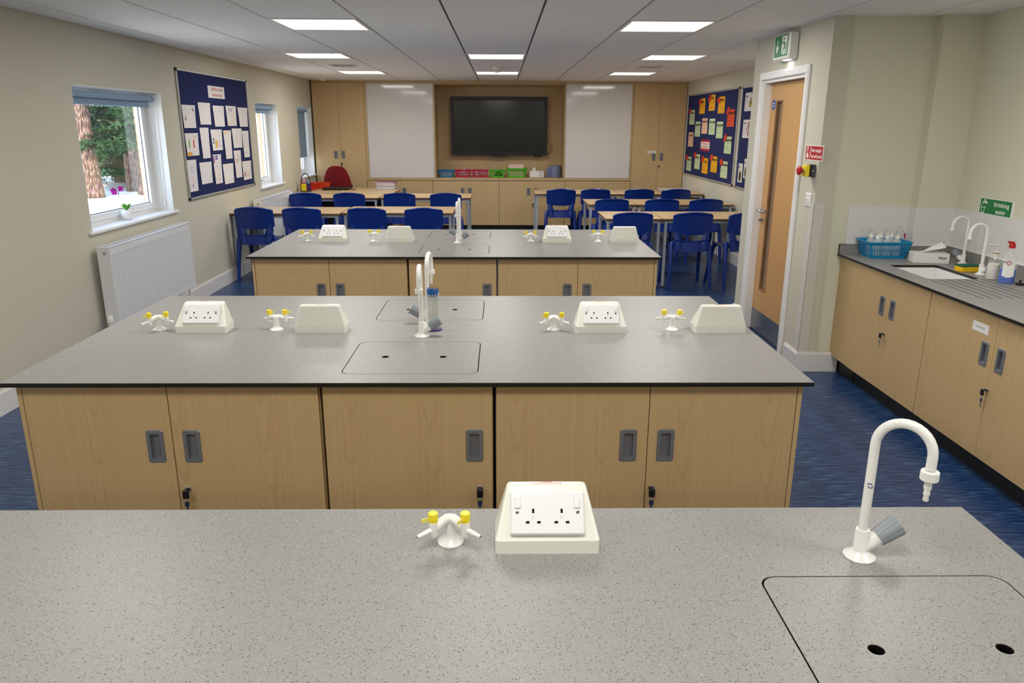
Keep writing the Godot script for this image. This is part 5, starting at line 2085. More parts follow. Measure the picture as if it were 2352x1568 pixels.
func tables_and_chairs():
	table("classroom table in the front window-side row, its end against the window wall", -2.375, -8.40, 1.2, 0.7)
	table("classroom table in the front window-side row, its free end towards the aisle", -1.149, -8.475, 1.235, 0.7)
	table("classroom table in the second window-side row, next to the radiator", -2.24, -10.28, 1.19, 0.68)
	table("classroom table in the second window-side row, its free end towards the aisle", -1.02, -10.32, 1.2271, 0.68)
	table("half-width classroom table at the aisle end of the front door-side row", 1.403, -7.97, 0.605, 0.72)
	table("classroom table in the front door-side row, running behind the door frame", 2.315, -7.97, 1.21, 0.72)
	table("half-width classroom table at the aisle end of the second door-side row", 1.39, -9.47, 0.6051, 0.72)
	table("classroom table in the second door-side row, its end against the noticeboard wall", 2.3, -9.47, 1.2101, 0.72)
	table("classroom table at the aisle end of the third door-side row", 1.097, -10.98, 1.22, 0.73)
	table("classroom table in the third door-side row, its end against the noticeboard wall", 2.315, -10.98, 1.2102, 0.73)
	var g := "in the front window-side row"
	chair(v3(-2.675, 0, -8.27), -0.03, "blue plastic chair closest to the window wall " + g)
	chair(v3(-2.153, 0, -8.25), 0.02, "blue plastic chair second from the window wall " + g)
	chair(v3(-1.451, 0, -8.25), -0.03, "blue plastic chair third from the window wall " + g)
	chair(v3(-0.834, 0, -8.25), 0.03, "blue plastic chair at the aisle end " + g)
	g = "in the second window-side row"
	chair(v3(-2.57, 0, -10.1), 0.03, "blue plastic chair closest to the radiator " + g)
	chair(v3(-1.997, 0, -10.1), -0.02, "blue plastic chair second from the radiator " + g)
	chair(v3(-1.334, 0, -10.1), 0.02, "blue plastic chair third from the radiator " + g)
	chair(v3(-0.725, 0, -10.1), 0.0, "blue plastic chair at the aisle end " + g)
	g = "in the front door-side row"
	chair(v3(1.371, 0, -7.85), 0.02, "blue plastic chair behind the blank socket box, aisle end " + g)
	chair(v3(2.0, 0, -7.86), 0.03, "blue plastic chair in full view down to its feet " + g)
	chair(v3(2.575, 0, -7.87), 0.2, "blue plastic chair partly hidden by the door frame " + g)
	g = "in the second door-side row"
	chair(v3(1.366, 0, -9.35), 0.03, "blue plastic chair at the aisle end " + g)
	chair(v3(1.982, 0, -9.35), -0.02, "middle blue plastic chair " + g)
	chair(v3(2.526, 0, -9.35), 0.03, "blue plastic chair next to the noticeboard wall " + g)
	g = "in the third door-side row"
	chair(v3(0.856, 0, -10.85), 0.0, "blue plastic chair at the aisle end %s, standing clear" % g)
	chair(v3(1.344, 0, -10.85), 0.02, "blue plastic chair second from the aisle " + g)
	chair(v3(1.968, 0, -10.85), -0.03, "blue plastic chair third from the aisle " + g)
	chair(v3(2.488, 0, -10.85), 0.02, "blue plastic chair next to the noticeboard wall " + g)
	# a low white cabinet in the far corner, seen over the third row
	var o := thing("low_cabinet", "low white cabinet in the corner under the red and yellow notices", "cabinet", v3(2.72, 0, -12.05))
	var s := Sh.new()
	s.box(v3(0, 0.71, 0), v3(0.42, 0.02, 0.6), 0.003)
	part("top", s, mats["gloss white"], o)
	s = Sh.new()
	s.box(v3(0, 0.35, 0), v3(0.4, 0.7, 0.58), 0.003)
	part("body", s, mats["gloss white"], o)
	radiator(-5.5, -6.97, "white panel radiator below the orchid window")
	radiator(-9.115, -10.5, "white panel radiator behind the window-side tables")


func radiator(z1: float, z0: float, label: String):
	# local: x to the right as seen from the room, z into the room; a double panel with grilles
	var w := z1 - z0
	var o := thing("radiator", label, "radiator", v3(XL, 0, (z0 + z1) / 2), PI / 2, "white radiators on the window wall")
	var y0 := 0.215
	var y1 := 0.812
	var hw := w / 2
	var s := Sh.new()
	var n := int(w / 0.0335)
	for side in [[0.128, 1], [0.06, -1]]:
		var poly := PackedVector2Array()
		var zf: float = side[0]
		poly.append(Vector2(-hw, zf - 0.012))
		poly.append(Vector2(hw, zf - 0.012))
		for k in range(n, -1, -1):
			var x := -hw + w * k / n
			var p: float = w / n
			if k < n:
				poly.append(Vector2(x + 0.7 * p, zf - 0.005))
				poly.append(Vector2(x + 0.6 * p, zf + 0.007))
				poly.append(Vector2(x + 0.12 * p, zf + 0.007))
				poly.append(Vector2(x + 0.02 * p, zf - 0.005))
			else:
				poly.append(Vector2(x, zf))
		s.t = Transform3D(Basis(v3(1, 0, 0), v3(0, 0, 1), v3(0, -1, 0)), v3(0, 0, 0))     # drawn in plan, raised along y
		s.prism(poly, -(y1 - 0.06), -(y0 + 0.03))
		s.t = Transform3D.IDENTITY
		s.span(v3(-hw, y1 - 0.062, zf - 0.012), v3(hw, y1 - 0.012, zf + 0.006), 0.003)
		s.span(v3(-hw, y0, zf - 0.012), v3(hw, y0 + 0.032, zf + 0.006), 0.003)
	part("panel", s, mats["radiator white"], o)
	for e in [-1, 1]:
		s = Sh.new()
		s.span(v3(e * (hw + 0.001) - 0.002, y0 + 0.005, 0.045), v3(e * (hw + 0.001) + 0.002, y1, 0.139), 0.001)
		part("end_cover", s, mats["radiator white"], o)
	s = Sh.new()
	s.span(v3(-hw, y1 - 0.004, 0.045), v3(hw, y1, 0.066))
	s.span(v3(-hw, y1 - 0.004, 0.12), v3(hw, y1, 0.14))
	for k in 46:
		var x := -hw + w * (k + 0.5) / 46
		s.span(v3(x - 0.004, y1 - 0.004, 0.066), v3(x + 0.004, y1, 0.12))
	part("top_grille", s, mats["radiator white"], o)
	# bleed plug, valve and pipes
	s = Sh.new()
	s.t = Transform3D(Basis(v3(0, 0, 1), PI / 2), v3(-hw - 0.002, y1 - 0.045, 0.1))
	s.lathe([Vector2(0.013, 0), Vector2(0.013, 0.004), Vector2(0.008, 0.005), Vector2(0.007, 0.012), Vector2(0, 0.013)], 14)
	part("bleed_plug", s, mats["aluminium"], o)
	s = Sh.new()
	s.tube([v3(-hw - 0.035, 0.0, 0.09), v3(-hw - 0.035, 0.23, 0.09)], 0.0075, 8)
	s.tube([v3(-hw - 0.04, 0.245, 0.09), v3(-hw, 0.245, 0.09)], 0.011, 10)
	s.tube([v3(hw - 0.05, 0.0, 0.09), v3(hw - 0.05, y0, 0.09)], 0.0075, 8)
	part("pipe", s, mats["gloss white"], o)
	s = Sh.new()
	s.t = Transform3D(Basis.IDENTITY, v3(-hw - 0.035, 0.225, 0.09))
	s.lathe([Vector2(0.012, 0), Vector2(0.014, 0.03), Vector2(0.021, 0.034), Vector2(0.021, 0.08), Vector2(0.017, 0.085), Vector2(0, 0.085)], 14)
	part("valve", s, mats["white plastic"], o)
	s = Sh.new()
	for x in [-hw * 0.7, hw * 0.7]:
		s.box(v3(x, 0.5, 0.0232), v3(0.03, 0.5, 0.046))
	part("wall_bracket", s, mats["radiator white"], o)


# ------------------------------------------------------------------ teacher's corner
func teacher_corner():
	var o := thing("teacher_desk", "wooden teacher's desk with a dark modesty panel by the corner window", "desk", v3(-2.255, 0, -11.5))
	var s := Sh.new()
	s.box(v3(0, 0.7235, 0), v3(1.41, 0.025, 0.92), 0.002)
	part("desk_top", s, mats["beech top"], o)
	for e in [-1, 1]:
		s = Sh.new()
		s.box(v3(e * 0.68, 0.355, 0), v3(0.025, 0.71, 0.86), 0.001)
		part("side_panel", s, mats["beech top"], o)
	s = Sh.new()
	s.box(v3(0, 0.42, 0.34), v3(1.33, 0.58, 0.018))
	part("modesty_panel", s, mats["black"], o)
	var y := 0.7365
	# red chair
	var c := thing("office_chair", "red upholstered office chair with rounded back behind the teacher's desk", "chair", v3(-2.565, 0, -12.13))
	var red := mat("red cloth", c8(116, 8, 20), 0.95)
	red.rim_enabled = true
	red.rim = 0.2
	s = Sh.new()
	var bk := func(u, v):
		var x: float = (u - 0.5) * 2.0
		var top := 0.62 + 0.435 * pow(1.0 - pow(absf(x) * 0.99, 3.4), 0.5)
		return v3(x * lerpf(0.215, 0.2, v), lerpf(0.56, top, v), 0.0 - 0.04 * x * x + 0.03 * sin(v * 2.4))
	s.sheet(36, 20, bk, 0.05)
	part("backrest", s, red, c)
	s = Sh.new()
	s.box(v3(0, 0.5, -0.1), v3(0.46, 0.08, 0.26), 0.03)
	part("seat", s, red, c)
	s = Sh.new()
	s.tube([v3(0, 0.1, -0.1), v3(0, 0.47, -0.1)], 0.03, 12)
	s.tube([v3(0, 0.45, -0.08), v3(0, 0.47, 0.03), v3(0, 0.62, 0.045)], 0.018, 8)
	part("column", s, mats["black"], c)
	for k in 5:
		var a := TAU * k / 5 + 0.3
		var d := v3(cos(a), 0, sin(a)) * 0.17
		s = Sh.new()
		s.tube([v3(0, 0.1, -0.1), v3(0, 0.07, -0.1) + d], [0.024, 0.015], 8)
		var l := part("base_arm", s, mats["black"], c)
		s = Sh.new()
		s.t = Transform3D(Basis(v3(0, 0, 1), PI / 2), v3(0.01, 0.026, -0.1) + d)
		s.lathe([Vector2(0, 0), Vector2(0.026, 0), Vector2(0.026, 0.02), Vector2(0, 0.02)], 14)
		part("castor", s, mats["black"], l)
	s = Sh.new()
	s.box(v3(0.225, 0.74, 0.0), v3(0.02, 0.06, 0.03), 0.005)
	part("adjuster", s, mats["black"], c)
	# laptop, closed, and its lead
	var lp := thing("laptop", "closed black laptop on the teacher's desk before the red chair", "laptop", v3(-2.47, y, -11.62), -0.03)
	s = Sh.new()
	s.box(v3(0, 0.011, 0), v3(0.37, 0.018, 0.26), 0.005)
	s.box(v3(0, 0.0015, 0), v3(0.3, 0.003, 0.2))
	part("base", s, mats["black"], lp)
	s = Sh.new()
	s.box(v3(0, 0.0255, 0), v3(0.37, 0.011, 0.26), 0.004)
	part("lid", s, mat("laptop lid", c8(46, 44, 44), 0.35), lp)
	s = Sh.new()
	s.tube([v3(-2.28, y + 0.02, -11.56), v3(-2.25, y + 0.018, -11.5), v3(-2.2, y + 0.014, -11.5), v3(-2.175, y + 0.01, -11.53), v3(-2.19, y + 0.006, -11.58), v3(-2.26, y + 0.005, -11.62)], 0.0045, 8)
	s.box(v3(-2.27, y + 0.02, -11.56), v3(0.05, 0.02, 0.03), 0.004)
	solo("laptop_lead", s, mats["black"], "black lead looping out at the aisle side of the laptop", "cable")
	s = Sh.new()
	s.tube([v3(-2.67, y + 0.012, -11.475), v3(-2.64, y + 0.045, -11.46), v3(-2.56, y + 0.055, -11.46), v3(-2.5, y + 0.03, -11.46), v3(-2.42, y + 0.006, -11.43), v3(-2.36, y + 0.005, -11.42)], 0.003, 6)
	solo("mouse_lead", s, mats["black"], "thin black wire lying in front of the laptop", "cable")
	s = Sh.new()
	s.box(v3(0, 0.0006, 0), v3(0.07, 0.0012, 0.05))
	solo("paper_scrap", s, mats["paper"], "small white paper scrap on the desk edge before the laptop", "paper", "", v3(-2.32, y, -11.33), 0.3)
	# pen caddy: six-sided, one yellow and one violet face towards the room
	var k0 := thing("pen_caddy", "six-sided pen caddy with yellow and violet sides and a black handle", "pen caddy", v3(-2.845, y, -11.28))
	var R := 0.078
	s = Sh.new()
	var hex := PackedVector2Array()
	for k in 6:
		hex.append(Vector2(cos(TAU * k / 6 + 0.22) * R * 1.12, sin(TAU * k / 6 + 0.22) * R * 1.12))
	s.t = Transform3D(Basis(v3(1, 0, 0), v3(0, 0, 1), v3(0, -1, 0)), Vector3.ZERO)
	s.prism(hex, -0.012, 0.0)
	part("base", s, mats["black"], k0)
	var vio := mat("violet plastic", c8(58, 20, 76), 0.4)
	for k in 6:
		var a := TAU * k / 6 + 0.22 + PI / 6
		s = Sh.new()
		s.t = Transform3D(Basis(Vector3.UP, PI / 2 - a), v3(cos(a), 0, sin(a)) * R * 0.866)
		s.box(v3(0, 0.063, 0), v3(R, 0.1, 0.003), 0.001)
		part("side", s, mats["yellow plastic"] if k == 1 else vio, k0)
	s = Sh.new()
	var arc := []
	for j in 13:
		var a := PI * j / 12
		arc.append(v3(-0.068 * cos(a), 0.11 + 0.145 * sin(a), 0.0))
	s.tube(arc, 0.0065, 10)
	s.tube([v3(0, 0.012, 0), v3(0, 0.1, 0)], 0.006, 8)
	part("carrying_handle", s, mats["black"], k0)
	var pens := [["pink highlighter standing in the pen caddy", c8(236, 130, 186), -0.015, 0.02, 0.19, 0.011], ["white and blue marker standing in the pen caddy", c8(214, 218, 230), 0.028, 0.02, 0.155, 0.009], ["blue pen standing in the pen caddy", c8(40, 90, 170), 0.045, 0.0, 0.15, 0.0055], ["black pen standing at the window side of the pen caddy", c8(24, 24, 30), -0.045, 0.01, 0.14, 0.0055], ["lilac pen standing in the pen caddy, aisle side", c8(170, 160, 210), 0.052, 0.02, 0.145, 0.0055], ["grey marker standing at the back of the pen caddy", c8(140, 150, 156), 0.01, -0.03, 0.17, 0.008]]
	for i in pens.size():
		var q = pens[i]
		s = Sh.new()
		var foot := v3(q[2] * 0.5, 0.014, q[3] * 0.7)
		var head := v3(q[2] * 1.25, q[4], q[3] * 1.2)
		var p := thing("pen", q[0], "pen", v3(-2.845, y, -11.28), 0, "pens in the caddy")
		var md := foot.lerp(head, 0.72)
		s.tube([foot, md], q[5] * 0.9, 10)
		part("barrel", s, mat("pen%d" % i, q[1], 0.4), p)
		s = Sh.new()
		s.tube([md, foot.lerp(head, 0.97), head], [q[5], q[5], q[5] * 0.8], 10)
		part("cap", s, mat("pencap%d" % i, q[1].lightened(0.2) if i != 1 else c8(60, 140, 210), 0.4), p)
	# red trays behind
	tray(v3(-2.87, y, -11.58), 0.0, "red plastic tray of stationery behind the pen caddy, window side", mat("tray red", c8(206, 40, 16), 0.4), 0.2, 0.2)
	tray(v3(-2.76, y, -11.83), -0.3, "orange-red plastic tray next to the red chair on the teacher's desk", mat("tray orange", c8(224, 66, 24), 0.4), 0.24, 0.16)
	s = Sh.new()
	s.box(v3(0, 0.055, 0), v3(0.035, 0.11, 0.03), 0.003)
	solo("folder", s, mats["grey plastic"], "grey box file end standing by the window wall in the red tray", "box", "", v3(-2.93, y + 0.008, -11.58))
	s = Sh.new()
	s.box(v3(0, 0.05, 0), v3(0.03, 0.1, 0.03), 0.006)
	s.box(v3(0, 0.11, 0), v3(0.018, 0.022, 0.018), 0.005)
	solo("glue_stick", s, mats["yellow plastic"], "yellow glue bottle standing in the red tray", "glue bottle", "", v3(-2.888, y + 0.008, -11.57))
	s = Sh.new()
	for e in [-1, 1]:
		var ring := []
		for j in 11:
			ring.append(v3(e * 0.018 + 0.016 * cos(TAU * j / 10), 0.085 + 0.02 * sin(TAU * j / 10), 0))
		s.tube(ring, 0.005, 8)
		s.tube([v3(e * 0.012, 0.068, 0), v3(-e * 0.006, 0.0, 0)], 0.004, 6)
	solo("scissors", s, mat("scissors red", c8(200, 20, 24), 0.4), "red-handled scissors standing in the red tray", "scissors", "", v3(-2.835, y + 0.008, -11.55))
	# exercise books
	var tones := [c8(70, 84, 128), c8(206, 212, 224), c8(172, 40, 60), c8(226, 224, 226), c8(150, 60, 110), c8(120, 60, 110)]
	var bl := ["lowest blue exercise book of the pile on the teacher's desk", "pale exercise book second from the bottom of the pile", "red exercise book in the middle of the pile on the teacher's desk", "white exercise book above the red one in the pile", "pink exercise book second from the top of the pile", "purple exercise book on top of the pile on the teacher's desk"]
	for i in 6:
		var b := thing("exercise_book", bl[i], "book", v3(-1.755 + 0.012 * sin(i * 2.1), y + 0.0165 * i, -11.86 + 0.01 * cos(i * 1.7)), 0.06 * sin(i * 3.3), "exercise books in a pile")
		s = Sh.new()
		s.box(v3(0, 0.0012, 0), v3(0.296, 0.002, 0.21))
		s.box(v3(0, 0.0148, 0), v3(0.296, 0.002, 0.21))
		part("cover", s, mat("book%d" % i, tones[i], 0.6), b)
		s = Sh.new()
		s.box(v3(-0.002, 0.008, 0), v3(0.286, 0.0112, 0.204))
		part("pages", s, mats["paper"], b)


func tray(at: Vector3, turn: float, label: String, m: Material, w: float, d: float):
	var o := thing("plastic_tray", label, "tray", at, turn, "red plastic trays on the teacher's desk")
	var s := Sh.new()
	var h := 0.085
	s.box(v3(0, 0.003, 0), v3(w - 0.02, 0.006, d - 0.02))
	for e in [-1, 1]:
		s.t = Transform3D(Basis(v3(0, 0, 1), -e * 0.14), v3(e * (w / 2 - 0.01), 0.003, 0))
		s.box(v3(0, h / 2, 0), v3(0.004, h, d - 0.012))
		s.t = Transform3D(Basis(v3(1, 0, 0), e * 0.14), v3(0, 0.003, e * (d / 2 - 0.01)))
		s.box(v3(0, h / 2, 0), v3(w - 0.012, h, 0.004))
	part("body", s, m, o)
	s = Sh.new()
	rect_frame_flat(s, w + 0.016, d + 0.016, h + 0.002, 0.016)
	part("rim", s, m, o)


func rect_frame_flat(s: Sh, w: float, d: float, y: float, b: float):
	for e in [-1, 1]:
		s.box(v3(e * (w / 2 - b / 2), y, 0), v3(b, 0.006, d), 0.002)
		s.box(v3(0, y, e * (d / 2 - b / 2)), v3(w - 2 * b, 0.006, b), 0.002)


# ------------------------------------------------------------------ noticeboards
func board(label: String, at: Vector3, turn: float, w: float, h: float):
	var o := thing("noticeboard", label, "noticeboard", at, turn, "blue noticeboards")
	var s := Sh.new()
	s.box(v3(0, 0, 0.005), v3(w - 0.02, h - 0.02, 0.01))
	part("felt_panel", s, mats["board blue"], o)
	s = Sh.new()
	for e in [-1, 1]:
		s.box(v3(e * (w / 2 - 0.011), 0, 0.009), v3(0.022, h - 0.05, 0.018), 0.004)
		s.box(v3(0, e * (h / 2 - 0.011), 0.009), v3(w - 0.05, 0.022, 0.018), 0.004)
	part("frame", s, mats["aluminium"], o)
	for e in [[-1, -1], [1, -1], [1, 1], [-1, 1]]:
		s = Sh.new()
		s.box(v3(e[0] * (w / 2 - 0.0125), e[1] * (h / 2 - 0.0125), 0.01), v3(0.026, 0.026, 0.021), 0.004)
		part("corner_cap", s, mats["black"], o)


func sheet_of_paper(w: float, h: float, curl: float, m: Material, print_on := true) -> ArrayMesh:
	var st := SurfaceTool.new()
	st.begin(Mesh.PRIMITIVE_TRIANGLES)
	st.set_smooth_group(1)
	var n := 6
	var p := func(i, j):
		var u := float(i) / n
		var v := float(j) / n
		var lift := curl * (pow(u, 4.0) * (1.0 - v) * 0.8 + pow(1.0 - u, 4.0) * v * 0.35 + 0.12 * sin(u * 5.0 + v * 2.0) * sin(PI * v) + 0.25 * pow(v, 3.0))
		st.set_uv(Vector2(u, v))
		st.add_vertex(v3((u - 0.5) * w, (0.5 - v) * h, 0.0014 + maxf(lift, 0.0)))
	for i in n:
		for j in n:
			for q in [[0, 0], [1, 0], [1, 1], [0, 0], [1, 1], [0, 1]]:
				p.call(i + q[0], j + q[1])
	st.generate_normals()
	return st.commit()


func print_mat(called: String, img: Image) -> StandardMaterial3D:
	var m := mat(called, Color.WHITE, 0.8)
	m.albedo_texture = ImageTexture.create_from_image(img)
	m.cull_mode = BaseMaterial3D.CULL_DISABLED
	return m


func scribble(im: Image, rng: RandomNumberGenerator, c: Color, n: int, box: Rect2i):
	for k in n:
		var x := box.position.x + rng.randi() % maxi(box.size.x, 1)
		var y := box.position.y + rng.randi() % maxi(box.size.y, 1)
		for j in 4 + rng.randi() % 14:
			im.fill_rect(Rect2i(x, y, 1, 1), c)
			x += rng.randi() % 2
			y += rng.randi() % 3 - 1


func boards():
	board("blue noticeboard of pupils' drawings between two windows", v3(XL, 1.57, -8.345), PI / 2, 1.99, 1.2)
	board("large blue noticeboard with coloured notices and red paper bursts", v3(XR, 1.54, -11.02), -PI / 2, 2.63, 1.2)
	board("blue noticeboard with hazard sheets, half hidden by the door wall", v3(XR, 1.535, -8.99), -PI / 2, 1.2, 1.2)
	var rng := RandomNumberGenerator.new()
	rng.seed = 77
	var X := XL + 0.0102
	var o := thing("paper_title", "white title card lettered safety in the laboratory on the drawings board", "card", v3(X, 1.993, -8.343), PI / 2)
	var s := Sh.new()
	s.box(v3(0, 0, 0.001), v3(0.47, 0.118, 0.0016))
	part("card", s, mats["paper"], o)
	text(o, "Safety in the", v3(0.01, 0.028, 0.0019), 0.03, mats["red sign"], 0.33)
	text(o, "Laboratory", v3(0.01, -0.028, 0.0019), 0.03, mats["red sign"], 0.3)
	# the drawings: [z, y, portrait, kind, what it is]
	var dr := [
		[-7.546, 1.743, false, "drawing with a green and yellow triangle, first of the top row of drawings"],
		[-7.952, 1.775, false, "nearly blank drawing, second and highest of the top row on the drawings board"],
		[-8.344, 1.755, false, "faint pencil drawing, third of the top row on the drawings board"],
		[-8.726, 1.762, false, "drawing with blue lettering, fourth of the top row on the drawings board"],
		[-9.105, 1.753, false, "curling pale drawing at the far end of the top row of drawings"],
		[-7.551, 1.485, false, "drawing with green and red blocks and an orange corner"],
		[-7.886, 1.492, true, "tall blank paper next to the drawing with green and red blocks"],
		[-8.215, 1.516, false, "drawing with a yellow block and a blue ring in the middle row"],
		[-8.536, 1.461, true, "tall paper with an orange heading in the middle row of drawings"],
		[-8.851, 1.524, false, "folded white paper, fifth in the middle row of drawings"],
		[-9.134, 1.453, true, "tall paper with small marks at the far end of the middle row"],
		[-7.479, 1.196, true, "tall drawing with blue and pink lettering, first of the bottom row"],
		[-7.83, 1.202, false, "blank white paper, second of the bottom row on the drawings board"],
		[-8.163, 1.222, true, "tall colourful drawing full of purple letters in the bottom row"],
		[-8.47, 1.157, false, "blank white paper, fourth and lowest of the bottom row of drawings"],
		[-8.801, 1.243, true, "tall drawing with red and green lettering in the bottom row"],
		[-9.091, 1.159, false, "drawing with a red diamond at the far end of the bottom row"]]
	for i in dr.size():
		var q = dr[i]
		var w := 0.21 if q[2] else 0.3
		var h := 0.297 if q[2] else 0.21
		var iw := int(w * 430)
		var ih := int(h * 430)
		var im := Image.create(iw, ih, false, Image.FORMAT_RGB8)
		im.fill(c8(234, 230, 230))
		scribble(im, rng, c8(206, 202, 208), 26, Rect2i(6, 6, iw - 26, ih - 12))
		scribble(im, rng, c8(226, 190, 190), 4, Rect2i(6, 6, iw - 26, ih - 12))
		var R := func(a, b, c, d, col): im.fill_rect(Rect2i(int(a * iw), int(b * ih), maxi(int(c * iw), 1), maxi(int(d * ih), 1)), col)
		match i:
			0:
				for k in 14:
					R.call(0.22 - 0.006 * k, 0.45 + 0.014 * k, 0.012 * k + 0.01, 0.02, c8(90, 100, 50) if k % 4 else c8(60, 60, 40))
				R.call(0.13, 0.66, 0.18, 0.04, c8(226, 210, 90))
				R.call(0.8, 0.13, 0.06, 0.12, c8(60, 80, 50))
				R.call(0.86, 0.2, 0.05, 0.08, c8(170, 60, 50))
			1:
				R.call(0.1, 0.5, 0.05, 0.05, c8(236, 200, 60))
				R.call(0.76, 0.62, 0.05, 0.05, c8(236, 200, 60))
			3:
				for k in 5:
					R.call(0.3 + 0.08 * k, 0.14, 0.03, 0.16, c8(110, 110, 190))
				R.call(0.28, 0.14, 0.42, 0.025, c8(110, 110, 190))
				scribble(im, rng, c8(226, 190, 80), 24, Rect2i(int(0.4 * iw), int(0.45 * ih), int(0.4 * iw), int(0.4 * ih)))
				R.call(0.12, 0.9, 0.7, 0.015, c8(214, 130, 70))
				R.call(0.1, 0.84, 0.03, 0.06, c8(60, 50, 50))
			5:
				R.call(0.24, 0.28, 0.1, 0.36, c8(84, 180, 40))
				R.call(0.62, 0.3, 0.1, 0.36, c8(220, 50, 30))
				R.call(0.02, 0.84, 0.42, 0.16, c8(232, 168, 70))
				scribble(im, rng, c8(220, 120, 120), 18, Rect2i(int(0.6 * iw), int(0.12 * ih), int(0.25 * iw), int(0.15 * ih)))
			7:
				R.call(0.12, 0.42, 0.14, 0.26, c8(50, 110, 170))
				R.call(0.155, 0.48, 0.07, 0.13, c8(220, 200, 90))
				R.call(0.36, 0.52, 0.2, 0.34, c8(232, 184, 40))
				scribble(im, rng, c8(170, 110, 190), 26, Rect2i(int(0.68 * iw), int(0.5 * ih), int(0.2 * iw), int(0.36 * ih)))
			8:
				R.call(0.06, 0.03, 0.7, 0.08, c8(238, 214, 190))
				scribble(im, rng, c8(230, 160, 110), 12, Rect2i(8, 6, iw - 30, int(0.1 * ih)))
			9:
				R.call(0.04, 0.47, 0.9, 0.015, c8(205, 202, 204))
			10:
				for k in 4:
					R.call(0.3 + 0.1 * (k % 3), 0.14 + 0.22 * k, 0.08, 0.04, c8(120, 110, 110))
			11:
				scribble(im, rng, c8(150, 160, 214), 34, Rect2i(int(0.3 * iw), int(0.2 * ih), int(0.45 * iw), int(0.25 * ih)))
				scribble(im, rng, c8(224, 150, 170), 30, Rect2i(int(0.25 * iw), int(0.52 * ih), int(0.5 * iw), int(0.3 * ih)))
				R.call(0.4, 0.78, 0.12, 0.1, c8(110, 130, 190))
			13:
				R.call(0.04, 0.05, 0.14, 0.24, c8(140, 30, 120))
				R.call(0.3, 0.04, 0.3, 0.14, c8(50, 40, 140))
				R.call(0.36, 0.08, 0.16, 0.05, c8(224, 220, 230))
				for k in 26:
					R.call(rng.randf() * 0.85, 0.2 + rng.randf() * 0.74, 0.06, 0.03, [c8(160, 40, 120), c8(230, 200, 40), c8(210, 70, 50), c8(70, 60, 150), c8(40, 40, 40)][rng.randi() % 5])
			15:
				scribble(im, rng, c8(220, 70, 60), 26, Rect2i(int(0.15 * iw), int(0.3 * ih), int(0.25 * iw), int(0.15 * ih)))
				scribble(im, rng, c8(110, 190, 90), 26, Rect2i(int(0.5 * iw), int(0.2 * ih), int(0.3 * iw), int(0.25 * ih)))
				scribble(im, rng, c8(214, 170, 80), 18, Rect2i(int(0.1 * iw), int(0.5 * ih), int(0.5 * iw), int(0.4 * ih)))
			16:
				for k in 20:
					var hh := 0.02 * (10 - absi(k - 10))
					R.call(0.12 + 0.012 * k, 0.7 - hh, 0.014, 2 * hh + 0.02, c8(170, 60, 50))
				scribble(im, rng, c8(160, 110, 100), 20, Rect2i(int(0.45 * iw), int(0.5 * ih), int(0.35 * iw), int(0.4 * ih)))
		var pm := print_mat("drawing%d" % i, im)
		solo("drawing", sheet_to_sh(w, h, 0.012 if i != 4 else 0.02, pm), pm, q[3], "drawing", "pupils' drawings on the noticeboard", v3(X, q[1], q[0]), PI / 2)
	notices(rng)


func sheet_to_sh(w, h, curl, m):
	return sheet_of_paper(w, h, curl, m)


func burst(pts: int, rx: float, ry: float, deep: float) -> PackedVector2Array:
	var poly := PackedVector2Array()
	for k in pts * 2:
		var f := 1.0 if k % 2 == 0 else deep
		poly.append(Vector2(cos(TAU * k / (pts * 2)) * rx * f, sin(TAU * k / (pts * 2)) * ry * f))
	return poly


